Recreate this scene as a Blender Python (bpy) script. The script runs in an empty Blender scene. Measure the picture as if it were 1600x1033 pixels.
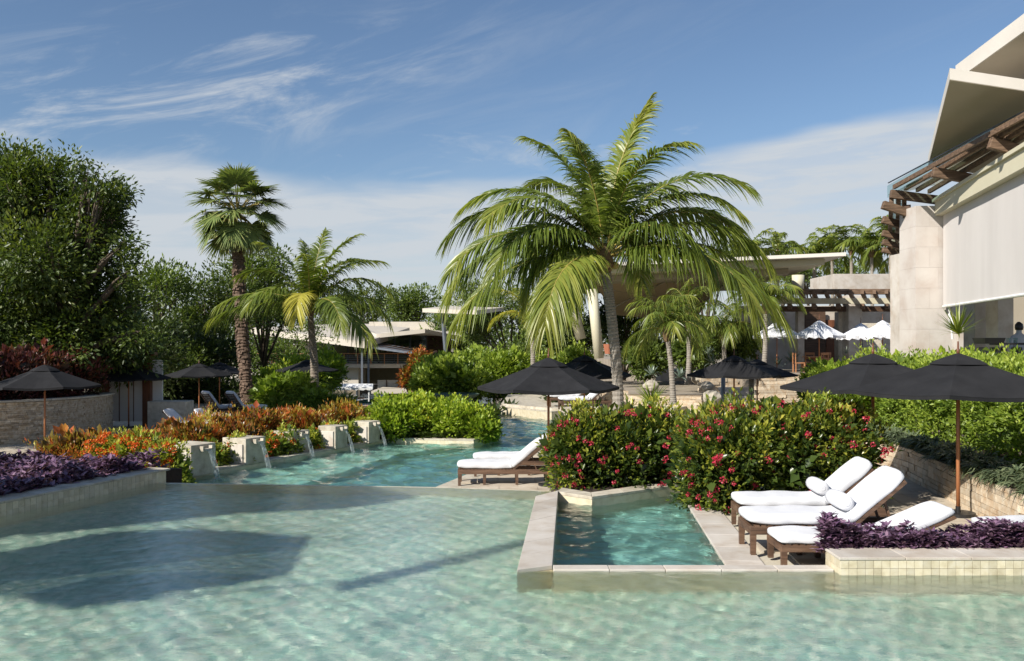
import bpy, math, random
import numpy as np
from mathutils import Vector, Matrix, noise as mnoise
R = math.radians
random.seed(7); RNG = np.random.default_rng(11)
sc = bpy.context.scene
F, H, HOR = 1400.0, 2.55, 535.0        # focal length in photo pixels, eye height, horizon row

# ------------------------------------------------------------------ camera
cam_d = bpy.data.cameras.new("camera"); cam = bpy.data.objects.new("camera", cam_d)
sc.collection.objects.link(cam); sc.camera = cam
cam.location = (0, 0, H); cam.rotation_euler = (R(90), 0, 0)
cam_d.sensor_width = 36.0; cam_d.lens = 36.0 * F / 1600.0
cam_d.shift_y = (HOR - 516.5) / 1600.0
cam_d.clip_end = 5000; cam_d.clip_start = 0.05

# ------------------------------------------------------------------ world, sun, exposure
SUN_EL, SUN_AZ = R(35), (-0.77, -0.64)          # horizontal direction towards the sun
sl = math.hypot(*SUN_AZ); SX, SY = SUN_AZ[0] / sl, SUN_AZ[1] / sl
SDIR = Vector((SX * math.cos(SUN_EL), SY * math.cos(SUN_EL), math.sin(SUN_EL)))
world = bpy.data.worlds.new("World"); sc.world = world; world.use_nodes = True
wt = world.node_tree; wt.nodes.clear()
def wn(t, **k):
    n = wt.nodes.new(t)
    for a, b in k.items(): setattr(n, a, b)
    return n
def wmath(op, a, b=None, c=None, clamp=False):
    n = wn('ShaderNodeMath', operation=op); n.use_clamp = clamp
    for i, x in enumerate((a, b, c)):
        if x is None: continue
        if isinstance(x, (int, float)): n.inputs[i].default_value = x
        else: wt.links.new(x, n.inputs[i])
    return n.outputs[0]
sky = wn('ShaderNodeTexSky', sky_type='NISHITA'); sky.sun_disc = False
sky.sun_elevation = SUN_EL; sky.sun_rotation = math.atan2(SX, SY)
sky.altitude = 0; sky.air_density = 1.0; sky.dust_density = 0.25; sky.ozone_density = 4.0
tc = wn('ShaderNodeTexCoord'); sep = wn('ShaderNodeSeparateXYZ'); wt.links.new(tc.outputs['Generated'], sep.inputs[0])
X_, Y_, Z_ = sep.outputs
az = wmath('ARCTAN2', X_, Y_)
hyp = wmath('SQRT', wmath('ADD', wmath('MULTIPLY', X_, X_), wmath('MULTIPLY', Y_, Y_)))
el = wmath('DIVIDE', Z_, wmath('MAXIMUM', hyp, 0.02))
def wnoise(ax, ay, scale, detail, rough, dist, ox=0.0, rot=0.0):
    c, s_ = math.cos(rot), math.sin(rot)
    u = wmath('ADD', wmath('MULTIPLY', az, c), wmath('MULTIPLY', el, s_))
    v = wmath('SUBTRACT', wmath('MULTIPLY', el, c), wmath('MULTIPLY', az, s_))
    cb = wn('ShaderNodeCombineXYZ'); wt.links.new(wmath('MULTIPLY', u, ax), cb.inputs[0]); wt.links.new(wmath('MULTIPLY', v, ay), cb.inputs[1])
    cb.inputs[2].default_value = ox
    n = wn('ShaderNodeTexNoise'); n.inputs['Scale'].default_value = scale; n.inputs['Detail'].default_value = detail
    n.inputs['Roughness'].default_value = rough; n.inputs['Distortion'].default_value = dist
    wt.links.new(cb.outputs[0], n.inputs['Vector']); return n.outputs['Fac']
def wstep(x, a, b):
    n = wn('ShaderNodeMapRange', interpolation_type='SMOOTHSTEP')
    wt.links.new(x, n.inputs[0]); n.inputs[1].default_value = a; n.inputs[2].default_value = b
    return n.outputs[0]
# broad low veil of cloud above the horizon
n1 = wnoise(1.5, 5.0, 1.6, 4, 0.5, 0.3, 2.0)
n1b = wnoise(3.0, 22.0, 2.0, 6, 0.62, 0.5, 5.0, 0.05)
veil_el = wmath('ADD', wmath('SUBTRACT', el, wmath('MULTIPLY', wstep(az, 0.1, 0.45), 0.045)), wmath('MULTIPLY', wmath('SUBTRACT', n1, 0.5), 0.10))
veil = wmath('MULTIPLY', wstep(veil_el, 0.195, 0.170), wmath('ADD', wmath('MULTIPLY', wstep(n1b, 0.34, 0.62), 0.30), 0.66))
veil = wmath('MULTIPLY', veil, wmath('ADD', wmath('MULTIPLY', wstep(az, -0.05, -0.18), 0.0), 1.0))
# wispy cirrus streaks, strongest to the upper left
n2 = wnoise(2.2, 9.0, 1.7, 9, 0.66, 0.9, 1.0, 0.33)
n3 = wnoise(1.0, 3.0, 2.3, 3, 0.5, 0.2, 8.0, 0.33)
rot = 0.30
v_ = wmath('SUBTRACT', wmath('MULTIPLY', el, math.cos(rot)), wmath('MULTIPLY', az, math.sin(rot)))
band = wmath('MULTIPLY', wstep(v_, 0.255, 0.325), wstep(v_, 0.47, 0.375))
left = wstep(az, 0.03, -0.22)
cir = wmath('MULTIPLY', wmath('MULTIPLY', wstep(n2, 0.43, 0.74), wstep(n3, 0.32, 0.56)), wmath('ADD', wmath('MULTIPLY', wmath('MULTIPLY', band, left), 0.95), 0.10))
n4 = wnoise(3.0, 10.0, 2.6, 7, 0.6, 0.6, 12.0, 0.0)
small = wmath('MULTIPLY', wmath('MULTIPLY', wstep(n4, 0.56, 0.74), wstep(el, 0.27, 0.22)), 0.4)
clouds = wmath('MINIMUM', wmath('ADD', wmath('ADD', veil, cir), small), 0.93)
mx = wn('ShaderNodeMix', data_type='RGBA'); wt.links.new(clouds, mx.inputs[0])
hs = wn('ShaderNodeHueSaturation'); hs.inputs['Saturation'].default_value = 0.98; hs.inputs['Value'].default_value = 0.60
wt.links.new(sky.outputs[0], hs.inputs['Color']); wt.links.new(hs.outputs[0], mx.inputs[6]); mx.inputs[7].default_value = (3.4, 3.62, 3.85, 1)
bg = wn('ShaderNodeBackground'); bg.inputs['Strength'].default_value = 0.115
wt.links.new(mx.outputs[2], bg.inputs['Color'])
wo = wn('ShaderNodeOutputWorld'); wt.links.new(bg.outputs[0], wo.inputs['Surface'])
sun_d = bpy.data.lights.new("sun", 'SUN'); sun_d.energy = 4.4; sun_d.angle = R(0.53); sun_d.color = (1.0, 0.945, 0.85)
sun = bpy.data.objects.new("sun", sun_d); sc.collection.objects.link(sun)
sun.rotation_euler = SDIR.to_track_quat('Z', 'Y').to_euler(); sun.location = (-20, -20, 30)
sc.view_settings.view_transform = 'Standard'; sc.view_settings.look = 'None'
sc.view_settings.exposure = 0.66; sc.view_settings.gamma = 1.0; sc.view_settings.use_curve_mapping = False
sc.cycles.max_bounces = 8; sc.cycles.transparent_max_bounces = 12; sc.cycles.diffuse_bounces = 3
sc.cycles.use_denoising = True; sc.cycles.caustics_reflective = False; sc.cycles.caustics_refractive = True; sun_d.cycles.is_caustics_light = True
sc.cycles.sample_clamp_indirect = 6.0

# ------------------------------------------------------------------ helpers
def at(px, py, Y): return Vector(((px - 800) / F * Y, Y, H - (py - HOR) / F * Y))
def G(px, py, z):
    Y = F * (H - z) / (py - HOR); return Vector(((px - 800) / F * Y, Y, z))
ORG = {}
def link(o): sc.collection.objects.link(o); return o
def tagp(o, label=None, cat=None, group=None, kind=None):
    if label: o['label'] = label
    if cat: o['category'] = cat
    if group: o['group'] = group
    if kind: o['kind'] = kind
    return o
def thing(name, label, cat, loc=(0, 0, 0), rz=0.0, group=None):
    o = link(bpy.data.objects.new(name, None)); o.location = loc; o.rotation_euler = (0, 0, rz); o.empty_display_size = 0.2
    ORG[o.name] = (Vector(loc), rz); return tagp(o, label, cat, group)
def copy_tree(o, parent=None):
    c = o.copy(); link(c)
    if parent is not None: c.parent = parent
    ORG[c.name] = ORG.get(o.name, (Vector((0, 0, 0)), 0))
    for ch in list(o.children): copy_tree(ch, c)
    return c
def xf_np(V, parent, origin, local):
    V = np.asarray(V, dtype=np.float64).reshape(-1, 3)
    if local or (parent is None and origin is None): return V
    loc, rz = ORG[parent.name] if parent is not None else (Vector(origin), 0.0)
    V = V - np.array(loc)
    if rz:
        c, s = math.cos(-rz), math.sin(-rz); V = V @ np.array([[c, s, 0], [-s, c, 0], [0, 0, 1]])
    return V
def finish(me, name, mat, parent, origin, local):
    o = link(bpy.data.objects.new(name, me)); me.materials.append(mat)
    if parent is not None:
        o.parent = parent; ORG[o.name] = ORG[parent.name]
    elif origin is not None: o.location = origin; ORG[o.name] = (Vector(origin), 0.0)
    else: ORG[o.name] = (Vector((0, 0, 0)), 0.0)
    return o
class MB:
    def __init__(s): s.v = []; s.f = []
    def add(s, vs, fs):
        b = len(s.v); s.v += [tuple(v) for v in vs]; s.f += [tuple(b + i for i in f) for f in fs]; return s
    def box(s, c, d, rz=0.0, M=None, taper=1.0):
        c = Vector(c); hx, hy, hz = d[0] / 2, d[1] / 2, d[2] / 2
        vs = []
        for z in (-hz, hz):
            k = taper if z > 0 else 1.0
            for x, y in ((-hx, -hy), (hx, -hy), (hx, hy), (-hx, hy)): vs.append(Vector((x * k, y * k, z)))
        m = M if M is not None else Matrix.Rotation(rz, 3, 'Z')
        return s.add([c + m @ v for v in vs], [(0, 3, 2, 1), (4, 5, 6, 7), (0, 1, 5, 4), (1, 2, 6, 5), (2, 3, 7, 6), (3, 0, 4, 7)])
    def bar(s, p, q, w, h, up=(0, 0, 1)):
        p, q = Vector(p), Vector(q); d = (q - p); L = d.length; d.normalize(); up = Vector(up)
        side = d.cross(up)
        if side.length < 1e-4: side = Vector((1, 0, 0))
        side.normalize(); u = side.cross(d)
        M = Matrix((d, side, u)).transposed()
        return s.box((p + q) / 2, (L, w, h), M=M)
    def tube(s, pts, rad, n=8, cap=True):
        pts = [Vector(p) for p in pts]
        if not hasattr(rad, '__len__'): rad = [rad] * len(pts)
        vs, fs = [], []; pu = None
        for i, p in enumerate(pts):
            d = (pts[min(i + 1, len(pts) - 1)] - pts[max(i - 1, 0)]).normalized()
            if pu is None: pu = d.orthogonal().normalized()
            a = (pu - d * pu.dot(d)).normalized(); pu = a; b = d.cross(a)
            for k in range(n):
                t = 2 * math.pi * k / n; vs.append(p + (a * math.cos(t) + b * math.sin(t)) * rad[i])
        for i in range(len(pts) - 1):
            for k in range(n):
                k2 = (k + 1) % n; fs.append((i * n + k, i * n + k2, (i + 1) * n + k2, (i + 1) * n + k))
        if cap: fs.append(tuple(range(n - 1, -1, -1))); fs.append(tuple((len(pts) - 1) * n + k for k in range(n)))
        return s.add(vs, fs)
    def prism(s, poly, z0, z1):
        n = len(poly); a = sum(poly[i][0] * poly[(i + 1) % n][1] - poly[(i + 1) % n][0] * poly[i][1] for i in range(n))
        if a < 0: poly = poly[::-1]
        vs = [(p[0], p[1], z0) for p in poly] + [(p[0], p[1], z1) for p in poly]
        fs = [tuple(range(n - 1, -1, -1)), tuple(range(n, 2 * n))]
        for i in range(n): j = (i + 1) % n; fs.append((i, j, n + j, n + i))
        return s.add(vs, fs)
    def sheet(s, poly, z):
        n = len(poly); a = sum(poly[i][0] * poly[(i + 1) % n][1] - poly[(i + 1) % n][0] * poly[i][1] for i in range(n))
        if a < 0: poly = poly[::-1]
        return s.add([(p[0], p[1], z) for p in poly], [tuple(range(n))])
    def slab(s, top, t):            # 3-D polygon given as its top corners, thickness t downwards
        n = len(top); top = [Vector(p) for p in top]
        nz = sum(((top[i] - top[0]).cross(top[i + 1] - top[0]) for i in range(1, n - 1)), Vector())
        if nz.z < 0: top = top[::-1]
        vs = [p - Vector((0, 0, t)) for p in top] + top
        fs = [tuple(range(n - 1, -1, -1)), tuple(range(n, 2 * n))]
        for i in range(n): j = (i + 1) % n; fs.append((i, j, n + j, n + i))
        return s.add(vs, fs)
    def ring(s, rings, closed=True, cap=True):      # list of equal-length rings of points
        n = len(rings[0]); vs = [p for r_ in rings for p in r_]; fs = []
        for i in range(len(rings) - 1):
            for k in range(n if closed else n - 1):
                k2 = (k + 1) % n; fs.append((i * n + k, i * n + k2, (i + 1) * n + k2, (i + 1) * n + k))
        if cap: fs.append(tuple(range(n - 1, -1, -1))); fs.append(tuple((len(rings) - 1) * n + k for k in range(n)))
        return s.add(vs, fs)
    def build(s, name, mat, parent=None, origin=None, local=False, smooth=False, bevel=0.0, label=None, cat=None, group=None, kind=None):
        me = bpy.data.meshes.new(name)
        me.from_pydata(xf_np(s.v, parent, origin, local).tolist(), [], s.f); me.update()
        if smooth: me.shade_smooth()
        o = finish(me, name, mat, parent, origin, local)
        if bevel:
            m = o.modifiers.new("edges", 'BEVEL'); m.width = bevel; m.segments = 2; m.limit_method = 'ANGLE'; m.angle_limit = R(40)
        return tagp(o, label, cat, group, kind)
def np_mesh(name, V, quads, r, mat, parent=None, origin=None, local=False, smooth=False, tris=False):
    V = xf_np(V, parent, origin, local); k = 3 if tris else 4
    quads = np.asarray(quads, dtype=np.int32).reshape(-1, k); nf = len(quads)
    me = bpy.data.meshes.new(name); me.vertices.add(len(V)); me.vertices.foreach_set('co', V.astype(np.float32).ravel())
    me.loops.add(nf * k); me.loops.foreach_set('vertex_index', quads.ravel())
    me.polygons.add(nf); me.polygons.foreach_set('loop_start', np.arange(0, nf * k, k, dtype=np.int32))
    me.polygons.foreach_set('loop_total', np.full(nf, k, dtype=np.int32))
    me.update(calc_edges=True)
    a = me.attributes.new('r', 'FLOAT', 'FACE'); a.data.foreach_set('value', np.asarray(r, dtype=np.float32))
    if smooth: me.shade_smooth()
    return finish(me, name, mat, parent, origin, local)
def nrm(a): return a / np.maximum(np.linalg.norm(a, axis=-1, keepdims=True), 1e-9)

# leaves: folded diamonds.  P base, D pointing, N approx normal, L length, Wd width, r 0..1 colour index
def leaves(P, D, N, L, Wd, fold=0.25):
    n = len(P); D = nrm(D); S = nrm(np.cross(D, N)); Nn = np.cross(S, D)
    L = L[:, None]; Wd = Wd[:, None]
    a = P; b = P + D * L * 0.45 + S * Wd * 0.5 + Nn * Wd * fold; c = P + D * L; d = P + D * L * 0.45 - S * Wd * 0.5 + Nn * Wd * fold
    m = P + D * L * 0.5
    V = np.stack([a, b, c, d], 1).reshape(-1, 3)
    base = np.arange(n)[:, None] * 4
    T = np.concatenate([base + [0, 1, 2], base + [0, 2, 3]], 1).reshape(-1, 3)
    return V, T
def blob_points(blobs, n, rng, shell=0.5, bottom=True):
    """random points in the outer shell of super-ellipsoids; blobs = (cx,cy,cz,rx,ry,rz,power)"""
    B = np.array([list(b) + [2.0] * (7 - len(b)) for b in blobs], dtype=float)
    wgt = (B[:, 3] * B[:, 4] * B[:, 5]) ** (2 / 3); wgt /= wgt.sum()
    idx = rng.choice(len(B), n, p=wgt); b = B[idx]
    d = nrm(rng.normal(size=(n, 3))); p = b[:, 6:7]
    if not bottom: d[:, 2] = np.abs(d[:, 2]) * 1.0 - 0.15
    rr = 1.0 / (np.abs(d) ** p).sum(1, keepdims=True) ** (1 / p)
    rad = rr * (1 - shell * rng.random((n, 1)) ** 1.6)
    P = b[:, :3] + d * rad * b[:, 3:6]
    nn = nrm(np.sign(d) * np.abs(d) ** (p - 1) / b[:, 3:6])
    return P, nn
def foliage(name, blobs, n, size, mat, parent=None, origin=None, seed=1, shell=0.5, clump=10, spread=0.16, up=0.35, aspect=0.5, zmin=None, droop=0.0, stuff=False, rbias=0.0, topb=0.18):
    rng = np.random.default_rng(seed); nc = max(1, n // clump)
    C, CN = blob_points(blobs, nc, rng, shell)
    C = C + rng.normal(size=C.shape) * spread * 0.5
    lump = np.array([mnoise.noise(Vector((c[0] * 1.7 / (1 + spread * 2) + seed, c[1] * 1.7 / (1 + spread * 2), c[2] * 1.7 / (1 + spread * 2)))) for c in C]); C = C + CN * (lump * (.22 + spread * 1.1))[:, None]
    if zmin is not None: C[:, 2] = np.maximum(C[:, 2], zmin + rng.random(nc) * 0.1)
    idx = np.repeat(np.arange(nc), clump); m = len(idx)
    off = nrm(rng.normal(size=(m, 3))) * (rng.random((m, 1)) ** 0.5) * spread
    P = C[idx] + off
    D = nrm(off / spread + CN[idx] * 0.7 + np.array([0, 0, up - droop]) + rng.normal(size=(m, 3)) * 0.25)
    N = nrm(np.array([0, 0, 1.0]) + CN[idx] * 0.6 + rng.normal(size=(m, 3)) * 0.45)
    L = size * (0.5 + 0.85 * rng.random(m)); V, T = leaves(P, D, N, L, L * aspect)
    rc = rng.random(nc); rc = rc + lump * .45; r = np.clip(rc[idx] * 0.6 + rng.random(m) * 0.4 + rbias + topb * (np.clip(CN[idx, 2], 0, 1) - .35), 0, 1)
    return np_mesh(name, V, T, np.repeat(r, 2), mat, parent, origin, tris=True)
# blades: drooping tapering strips
def blades(P, D, Sd, L, Wd, droop, segs=3, tipw=0.05, basew=0.5, fold=None):
    n = len(P); D = nrm(D); ts = np.linspace(0, 1, segs + 1); rows = []
    prof = np.interp(ts, [0, 0.35, 1], [basew, 1.0, tipw])
    for t, w in zip(ts, prof):
        c = P + D * (L * t)[:, None]; c = c.copy(); c[:, 2] -= droop * L * t * t
        rows.append(np.stack([c + Sd * (Wd * w / 2)[:, None], c - Sd * (Wd * w / 2)[:, None]], 1))
    V = np.stack(rows, 1).reshape(n, -1, 3); k = (segs + 1) * 2
    base = np.arange(n)[:, None] * k; q = []
    for i in range(segs): q.append(base + [2 * i, 2 * i + 1, 2 * i + 3, 2 * i + 2])
    return V.reshape(-1, 3), np.stack(q, 1).reshape(-1, 4)
class Soup:
    def __init__(s): s.V = []; s.Q = []; s.r = []; s.n = 0
    def add(s, V, Q, r):
        s.V.append(V); s.Q.append(Q + s.n); s.n += len(V); s.r.append(np.broadcast_to(r, (len(Q),)) if np.ndim(r) == 0 else r)
    def tube(s, pts, rad, n=5, r=0.5):
        m = MB().tube(pts, rad, n, cap=False); s.add(np.array(m.v), np.array([f for f in m.f]), r)
    def mesh(s, name, mat, parent=None, origin=None, local=False, smooth=False):
        return np_mesh(name, np.concatenate(s.V), np.concatenate(s.Q), np.concatenate(s.r), mat, parent, origin, local, smooth)

# ------------------------------------------------------------------ materials
MATS = {}
def mat_base(name):
    m = bpy.data.materials.new(name); m.use_nodes = True; t = m.node_tree; b = t.nodes['Principled BSDF']; return m, t, b
def nd(t, typ, **k):
    n = t.nodes.new(typ)
    for a, b in k.items(): setattr(n, a, b)
    return n
def ramp(t, fac, cols):
    r = nd(t, 'ShaderNodeValToRGB'); e = r.color_ramp.elements
    while len(e) < len(cols): e.new(0.5)
    for i, (p, c) in enumerate(cols): e[i].position = p; e[i].color = (*c, 1)
    t.links.new(fac, r.inputs[0]); return r.outputs[0]
def noise_n(t, scale, detail=4, rough=0.55, dist=0.0, sx=1, sy=1, sz=1, coord='Object'):
    tcn = nd(t, 'ShaderNodeTexCoord'); mp = nd(t, 'ShaderNodeMapping'); mp.inputs['Scale'].default_value = (sx, sy, sz)
    if coord == 'World':
        g = nd(t, 'ShaderNodeNewGeometry'); t.links.new(g.outputs['Position'], mp.inputs[0])
    else: t.links.new(tcn.outputs[coord], mp.inputs[0])
    n = nd(t, 'ShaderNodeTexNoise'); n.inputs['Scale'].default_value = scale; n.inputs['Detail'].default_value = detail
    n.inputs['Roughness'].default_value = rough; n.inputs['Distortion'].default_value = dist
    t.links.new(mp.outputs[0], n.inputs['Vector']); return n
def mix(t, f, a, b, mode='MIX'):
    m = nd(t, 'ShaderNodeMix', data_type='RGBA', blend_type=mode)
    for sock, x in ((m.inputs[0], f), (m.inputs[6], a), (m.inputs[7], b)):
        if isinstance(x, (int, float)): sock.default_value = x
        elif isinstance(x, tuple): sock.default_value = (*x, 1)
        else: t.links.new(x, sock)
    return m.outputs[2]
def solid(name, cols, rough=0.6, scale=3.0, bump=0.0, bscale=40.0, metallic=0.0, objrand=0.0, sx=1, sy=1, sz=1, coord='World', stain=0.0, spec=0.5):
    """noise-mottled surface between cols[0] and cols[-1]; objrand varies brightness from piece to piece"""
    if name in MATS: return MATS[name]
    m, t, b = mat_base(name)
    n = noise_n(t, scale, 6, 0.6, 0.3, sx, sy, sz, coord)
    k = len(cols); c = ramp(t, n.outputs['Fac'], [(0.3 + 0.4 * i / max(1, k - 1), cols[i]) for i in range(k)] if k > 1 else [(0, cols[0]), (1, cols[0])])
    if stain:
        n2 = noise_n(t, scale * 0.23, 5, 0.65, 0.5, sx, sy, sz, coord)
        c = mix(t, ramp(t, n2.outputs['Fac'], [(0.48, (0, 0, 0)), (0.72, (stain,) * 3)]), c, (0.16, 0.13, 0.09))
    if objrand:
        oi = nd(t, 'ShaderNodeObjectInfo'); mr = nd(t, 'ShaderNodeMapRange'); t.links.new(oi.outputs['Random'], mr.inputs[0])
        mr.inputs[3].default_value = 1 - objrand; mr.inputs[4].default_value = 1 + objrand * 0.7
        hsv = nd(t, 'ShaderNodeHueSaturation'); t.links.new(mr.outputs[0], hsv.inputs['Value']); t.links.new(c, hsv.inputs['Color']); c = hsv.outputs[0]
    t.links.new(c, b.inputs['Base Color']); b.inputs['Roughness'].default_value = rough; b.inputs['Metallic'].default_value = metallic
    b.inputs['Specular IOR Level'].default_value = spec
    if bump:
        nb = noise_n(t, bscale, 5, 0.6, 0, sx, sy, sz, coord); bp = nd(t, 'ShaderNodeBump'); bp.inputs['Strength'].default_value = bump; bp.inputs['Distance'].default_value = 0.02
        t.links.new(nb.outputs['Fac'], bp.inputs['Height']); t.links.new(bp.outputs[0], b.inputs['Normal'])
    MATS[name] = m; return m
def leafmat(name, cols, rough=0.42, trans=0.35, spec=0.45, tcol=1.35):
    m, t, b = mat_base(name)
    g_ = 1.0 if name.startswith(('petal', 'leaf_purple')) else (1.25 if name == 'leaf_tree' else 1.45)
    cols = [(min(.5, q[0] * g_ * (1.06 if g_ > 1 else 1)), min(.5, q[1] * g_), q[2] * g_) for q in cols] if g_ > 1 else cols
    a = nd(t, 'ShaderNodeAttribute', attribute_name='r')
    k = len(cols); c = ramp(t, a.outputs['Fac'], [(i / max(1, k - 1), cols[i]) for i in range(k)])
    t.links.new(c, b.inputs['Base Color']); b.inputs['Roughness'].default_value = rough; b.inputs['Specular IOR Level'].default_value = spec
    tr = nd(t, 'ShaderNodeBsdfTranslucent'); tc2 = mix(t, 1.0, c, (tcol, tcol * 1.05, tcol * 0.45), 'MULTIPLY'); t.links.new(tc2, tr.inputs[0])
    ms = nd(t, 'ShaderNodeMixShader'); ms.inputs[0].default_value = trans
    t.links.new(b.outputs[0], ms.inputs[1]); t.links.new(tr.outputs[0], ms.inputs[2])
    t.links.new(ms.outputs[0], t.nodes['Material Output'].inputs['Surface']); MATS[name] = m; return m
def thin_ior(t, fr, ior):
    # a single sheet without thickness: same reflectance from either side
    g = nd(t, 'ShaderNodeNewGeometry'); mr = nd(t, 'ShaderNodeMapRange'); t.links.new(g.outputs['Backfacing'], mr.inputs[0])
    mr.inputs[3].default_value = ior; mr.inputs[4].default_value = 1 / ior; t.links.new(mr.outputs[0], fr.inputs['IOR'])
def water(name, tint, bscale, bstr, gl=(1, 1, 1), sx=1.0, sy=1.0, refr=0.5, ior=1.33, dist=0.05, fine=0.35, rior=1.33):
    m, t, b = mat_base(name); t.nodes.remove(b)
    n1 = noise_n(t, bscale, 3, 0.55, 0.6, sx, sy, 1, 'World'); n2 = noise_n(t, bscale * 4.3, 2, 0.5, 0.4, sx, sy, 1, 'World')
    ad = nd(t, 'ShaderNodeMath', operation='MULTIPLY_ADD'); t.links.new(n2.outputs['Fac'], ad.inputs[0]); ad.inputs[1].default_value = fine; t.links.new(n1.outputs['Fac'], ad.inputs[2])
    bp = nd(t, 'ShaderNodeBump'); bp.inputs['Strength'].default_value = bstr; bp.inputs['Distance'].default_value = dist
    t.links.new(ad.outputs[0], bp.inputs['Height'])
    fr = nd(t, 'ShaderNodeFresnel'); thin_ior(t, fr, ior); t.links.new(bp.outputs[0], fr.inputs['Normal'])
    g = nd(t, 'ShaderNodeBsdfGlossy'); g.inputs['Roughness'].default_value = 0.03; g.inputs['Color'].default_value = (*gl, 1); t.links.new(bp.outputs[0], g.inputs['Normal'])
    tr = nd(t, 'ShaderNodeBsdfTransparent'); tr.inputs[0].default_value = (*tint, 1)
    rf = nd(t, 'ShaderNodeBsdfRefraction'); rf.inputs['IOR'].default_value = rior; rf.inputs['Roughness'].default_value = 0.0; rf.inputs['Color'].default_value = (*tint, 1); t.links.new(bp.outputs[0], rf.inputs['Normal'])
    m1 = nd(t, 'ShaderNodeMixShader'); m1.inputs[0].default_value = refr; t.links.new(tr.outputs[0], m1.inputs[1]); t.links.new(rf.outputs[0], m1.inputs[2])
    m2 = nd(t, 'ShaderNodeMixShader'); t.links.new(fr.outputs[0], m2.inputs[0]); t.links.new(m1.outputs[0], m2.inputs[1]); t.links.new(g.outputs[0], m2.inputs[2])
    t.links.new(m2.outputs[0], t.nodes['Material Output'].inputs['Surface']); MATS[name] = m; return m
def mosaic(name, cols, cell=0.03, rough=0.35, big=0.8, bigc=(0.75, 1.1)):
    """small square mosaic: each tessera its own tone, pale joints"""
    m, t, b = mat_base(name)
    g = nd(t, 'ShaderNodeNewGeometry'); sn = nd(t, 'ShaderNodeVectorMath', operation='SNAP'); sn.inputs[1].default_value = (cell,) * 3
    of = nd(t, 'ShaderNodeVectorMath', operation='ADD'); of.inputs[1].default_value = (0.0, 0.0, 0.011); t.links.new(g.outputs['Position'], of.inputs[0])
    t.links.new(of.outputs[0], sn.inputs[0]); w = nd(t, 'ShaderNodeTexWhiteNoise'); t.links.new(sn.outputs[0], w.inputs['Vector'])
    k = len(cols); c = ramp(t, w.outputs['Value'], [(i / (k - 1), cols[i]) for i in range(k)])
    nb = noise_n(t, big, 4, 0.6, 0.4, 1, 1, 1, 'World'); v = nd(t, 'ShaderNodeMapRange'); t.links.new(nb.outputs['Fac'], v.inputs[0])
    v.inputs[1].default_value = 0.3; v.inputs[2].default_value = 0.7; v.inputs[3].default_value = bigc[0]; v.inputs[4].default_value = bigc[1]
    hsv = nd(t, 'ShaderNodeHueSaturation'); t.links.new(v.outputs[0], hsv.inputs['Value']); t.links.new(c, hsv.inputs['Color'])
    t.links.new(hsv.outputs[0], b.inputs['Base Color']); b.inputs['Roughness'].default_value = rough; MATS[name] = m; return m

TRAV = solid('travertine', [(0.36, 0.31, 0.24), (0.50, 0.45, 0.36), (0.60, 0.55, 0.46)], 0.65, 5.0, 0.25, 60, objrand=0.10, stain=0.35)
TRAVP = solid('travertine_pale', [(0.44, 0.37, 0.30), (0.54, 0.49, 0.43), (0.60, 0.56, 0.51)], 0.7, 2.2, 0.2, 50, objrand=0.12, stain=0.32)
TILE = solid('glazed_tile', [(0.50, 0.43, 0.29), (0.60, 0.53, 0.38), (0.64, 0.58, 0.45)], 0.3, 9.0, 0.1, 60, objrand=0.16)
GROUT = solid('grout', [(0.5, 0.45, 0.35), (0.58, 0.53, 0.43)], 0.85, 8, 0.2, 80)
LEDGE = solid('ledge_stone', [(0.34, 0.25, 0.15), (0.48, 0.40, 0.30), (0.60, 0.54, 0.44)], 0.8, 9.0, 0.6, 70, objrand=0.33)
LEDGEW = solid('ledge_stone_warm', [(0.46, 0.31, 0.18), (0.58, 0.47, 0.34), (0.66, 0.58, 0.46)], 0.8, 7.0, 0.6, 70, objrand=0.22)
MORTAR = solid('mortar', [(0.16, 0.12, 0.08), (0.24, 0.19, 0.14)], 0.9, 12, 0.4, 60)
PAVER = solid('paver_stone', [(0.40, 0.33, 0.25), (0.50, 0.43, 0.34), (0.56, 0.50, 0.41)], 0.75, 3.0, 0.2, 50, objrand=0.09, stain=0.25)
CONC = solid('painted_render', [(0.52, 0.47, 0.40), (0.58, 0.53, 0.45)], 0.75, 1.2, 0.1, 30, stain=0.08)
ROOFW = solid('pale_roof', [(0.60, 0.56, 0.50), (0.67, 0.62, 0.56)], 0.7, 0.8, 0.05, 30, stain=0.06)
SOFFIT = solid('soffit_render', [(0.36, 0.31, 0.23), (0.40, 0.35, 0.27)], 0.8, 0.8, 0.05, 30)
CREAM = solid('cream_beam', [(0.56, 0.52, 0.38), (0.60, 0.56, 0.42)], 0.6, 1.0)
DWOOD = solid('dark_wood', [(0.045, 0.024, 0.013), (0.11, 0.06, 0.035), (0.17, 0.10, 0.06)], 0.6, 6.0, 0.3, 60, sx=0.3, sy=1, sz=4, objrand=0.2)
BWOOD = solid('weathered_beam', [(0.055, 0.034, 0.02), (0.14, 0.085, 0.05), (0.24, 0.155, 0.10)], 0.7, 5.0, 0.3, 40, sx=0.5, sy=2, sz=5, objrand=0.2)
POLE = solid('varnished_pole', [(0.36, 0.13, 0.05), (0.48, 0.20, 0.085)], 0.4, 5.0, 0.1, 40, sz=0.3)
GATEW = solid('red_brown_wood', [(0.10, 0.035, 0.015), (0.20, 0.075, 0.035)], 0.5, 4.0, 0.2, 40, sz=0.3)
BLACK = solid('black_canvas', [(0.012, 0.012, 0.0135), (0.021, 0.021, 0.023)], 0.85, 3.0, 0.15, 260, spec=0.25, objrand=0.1)
TOWEL = solid('white_towel', [(0.64, 0.65, 0.68), (0.70, 0.70, 0.72)], 0.9, 6.0, 0.25, 120, spec=0.2)
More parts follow.
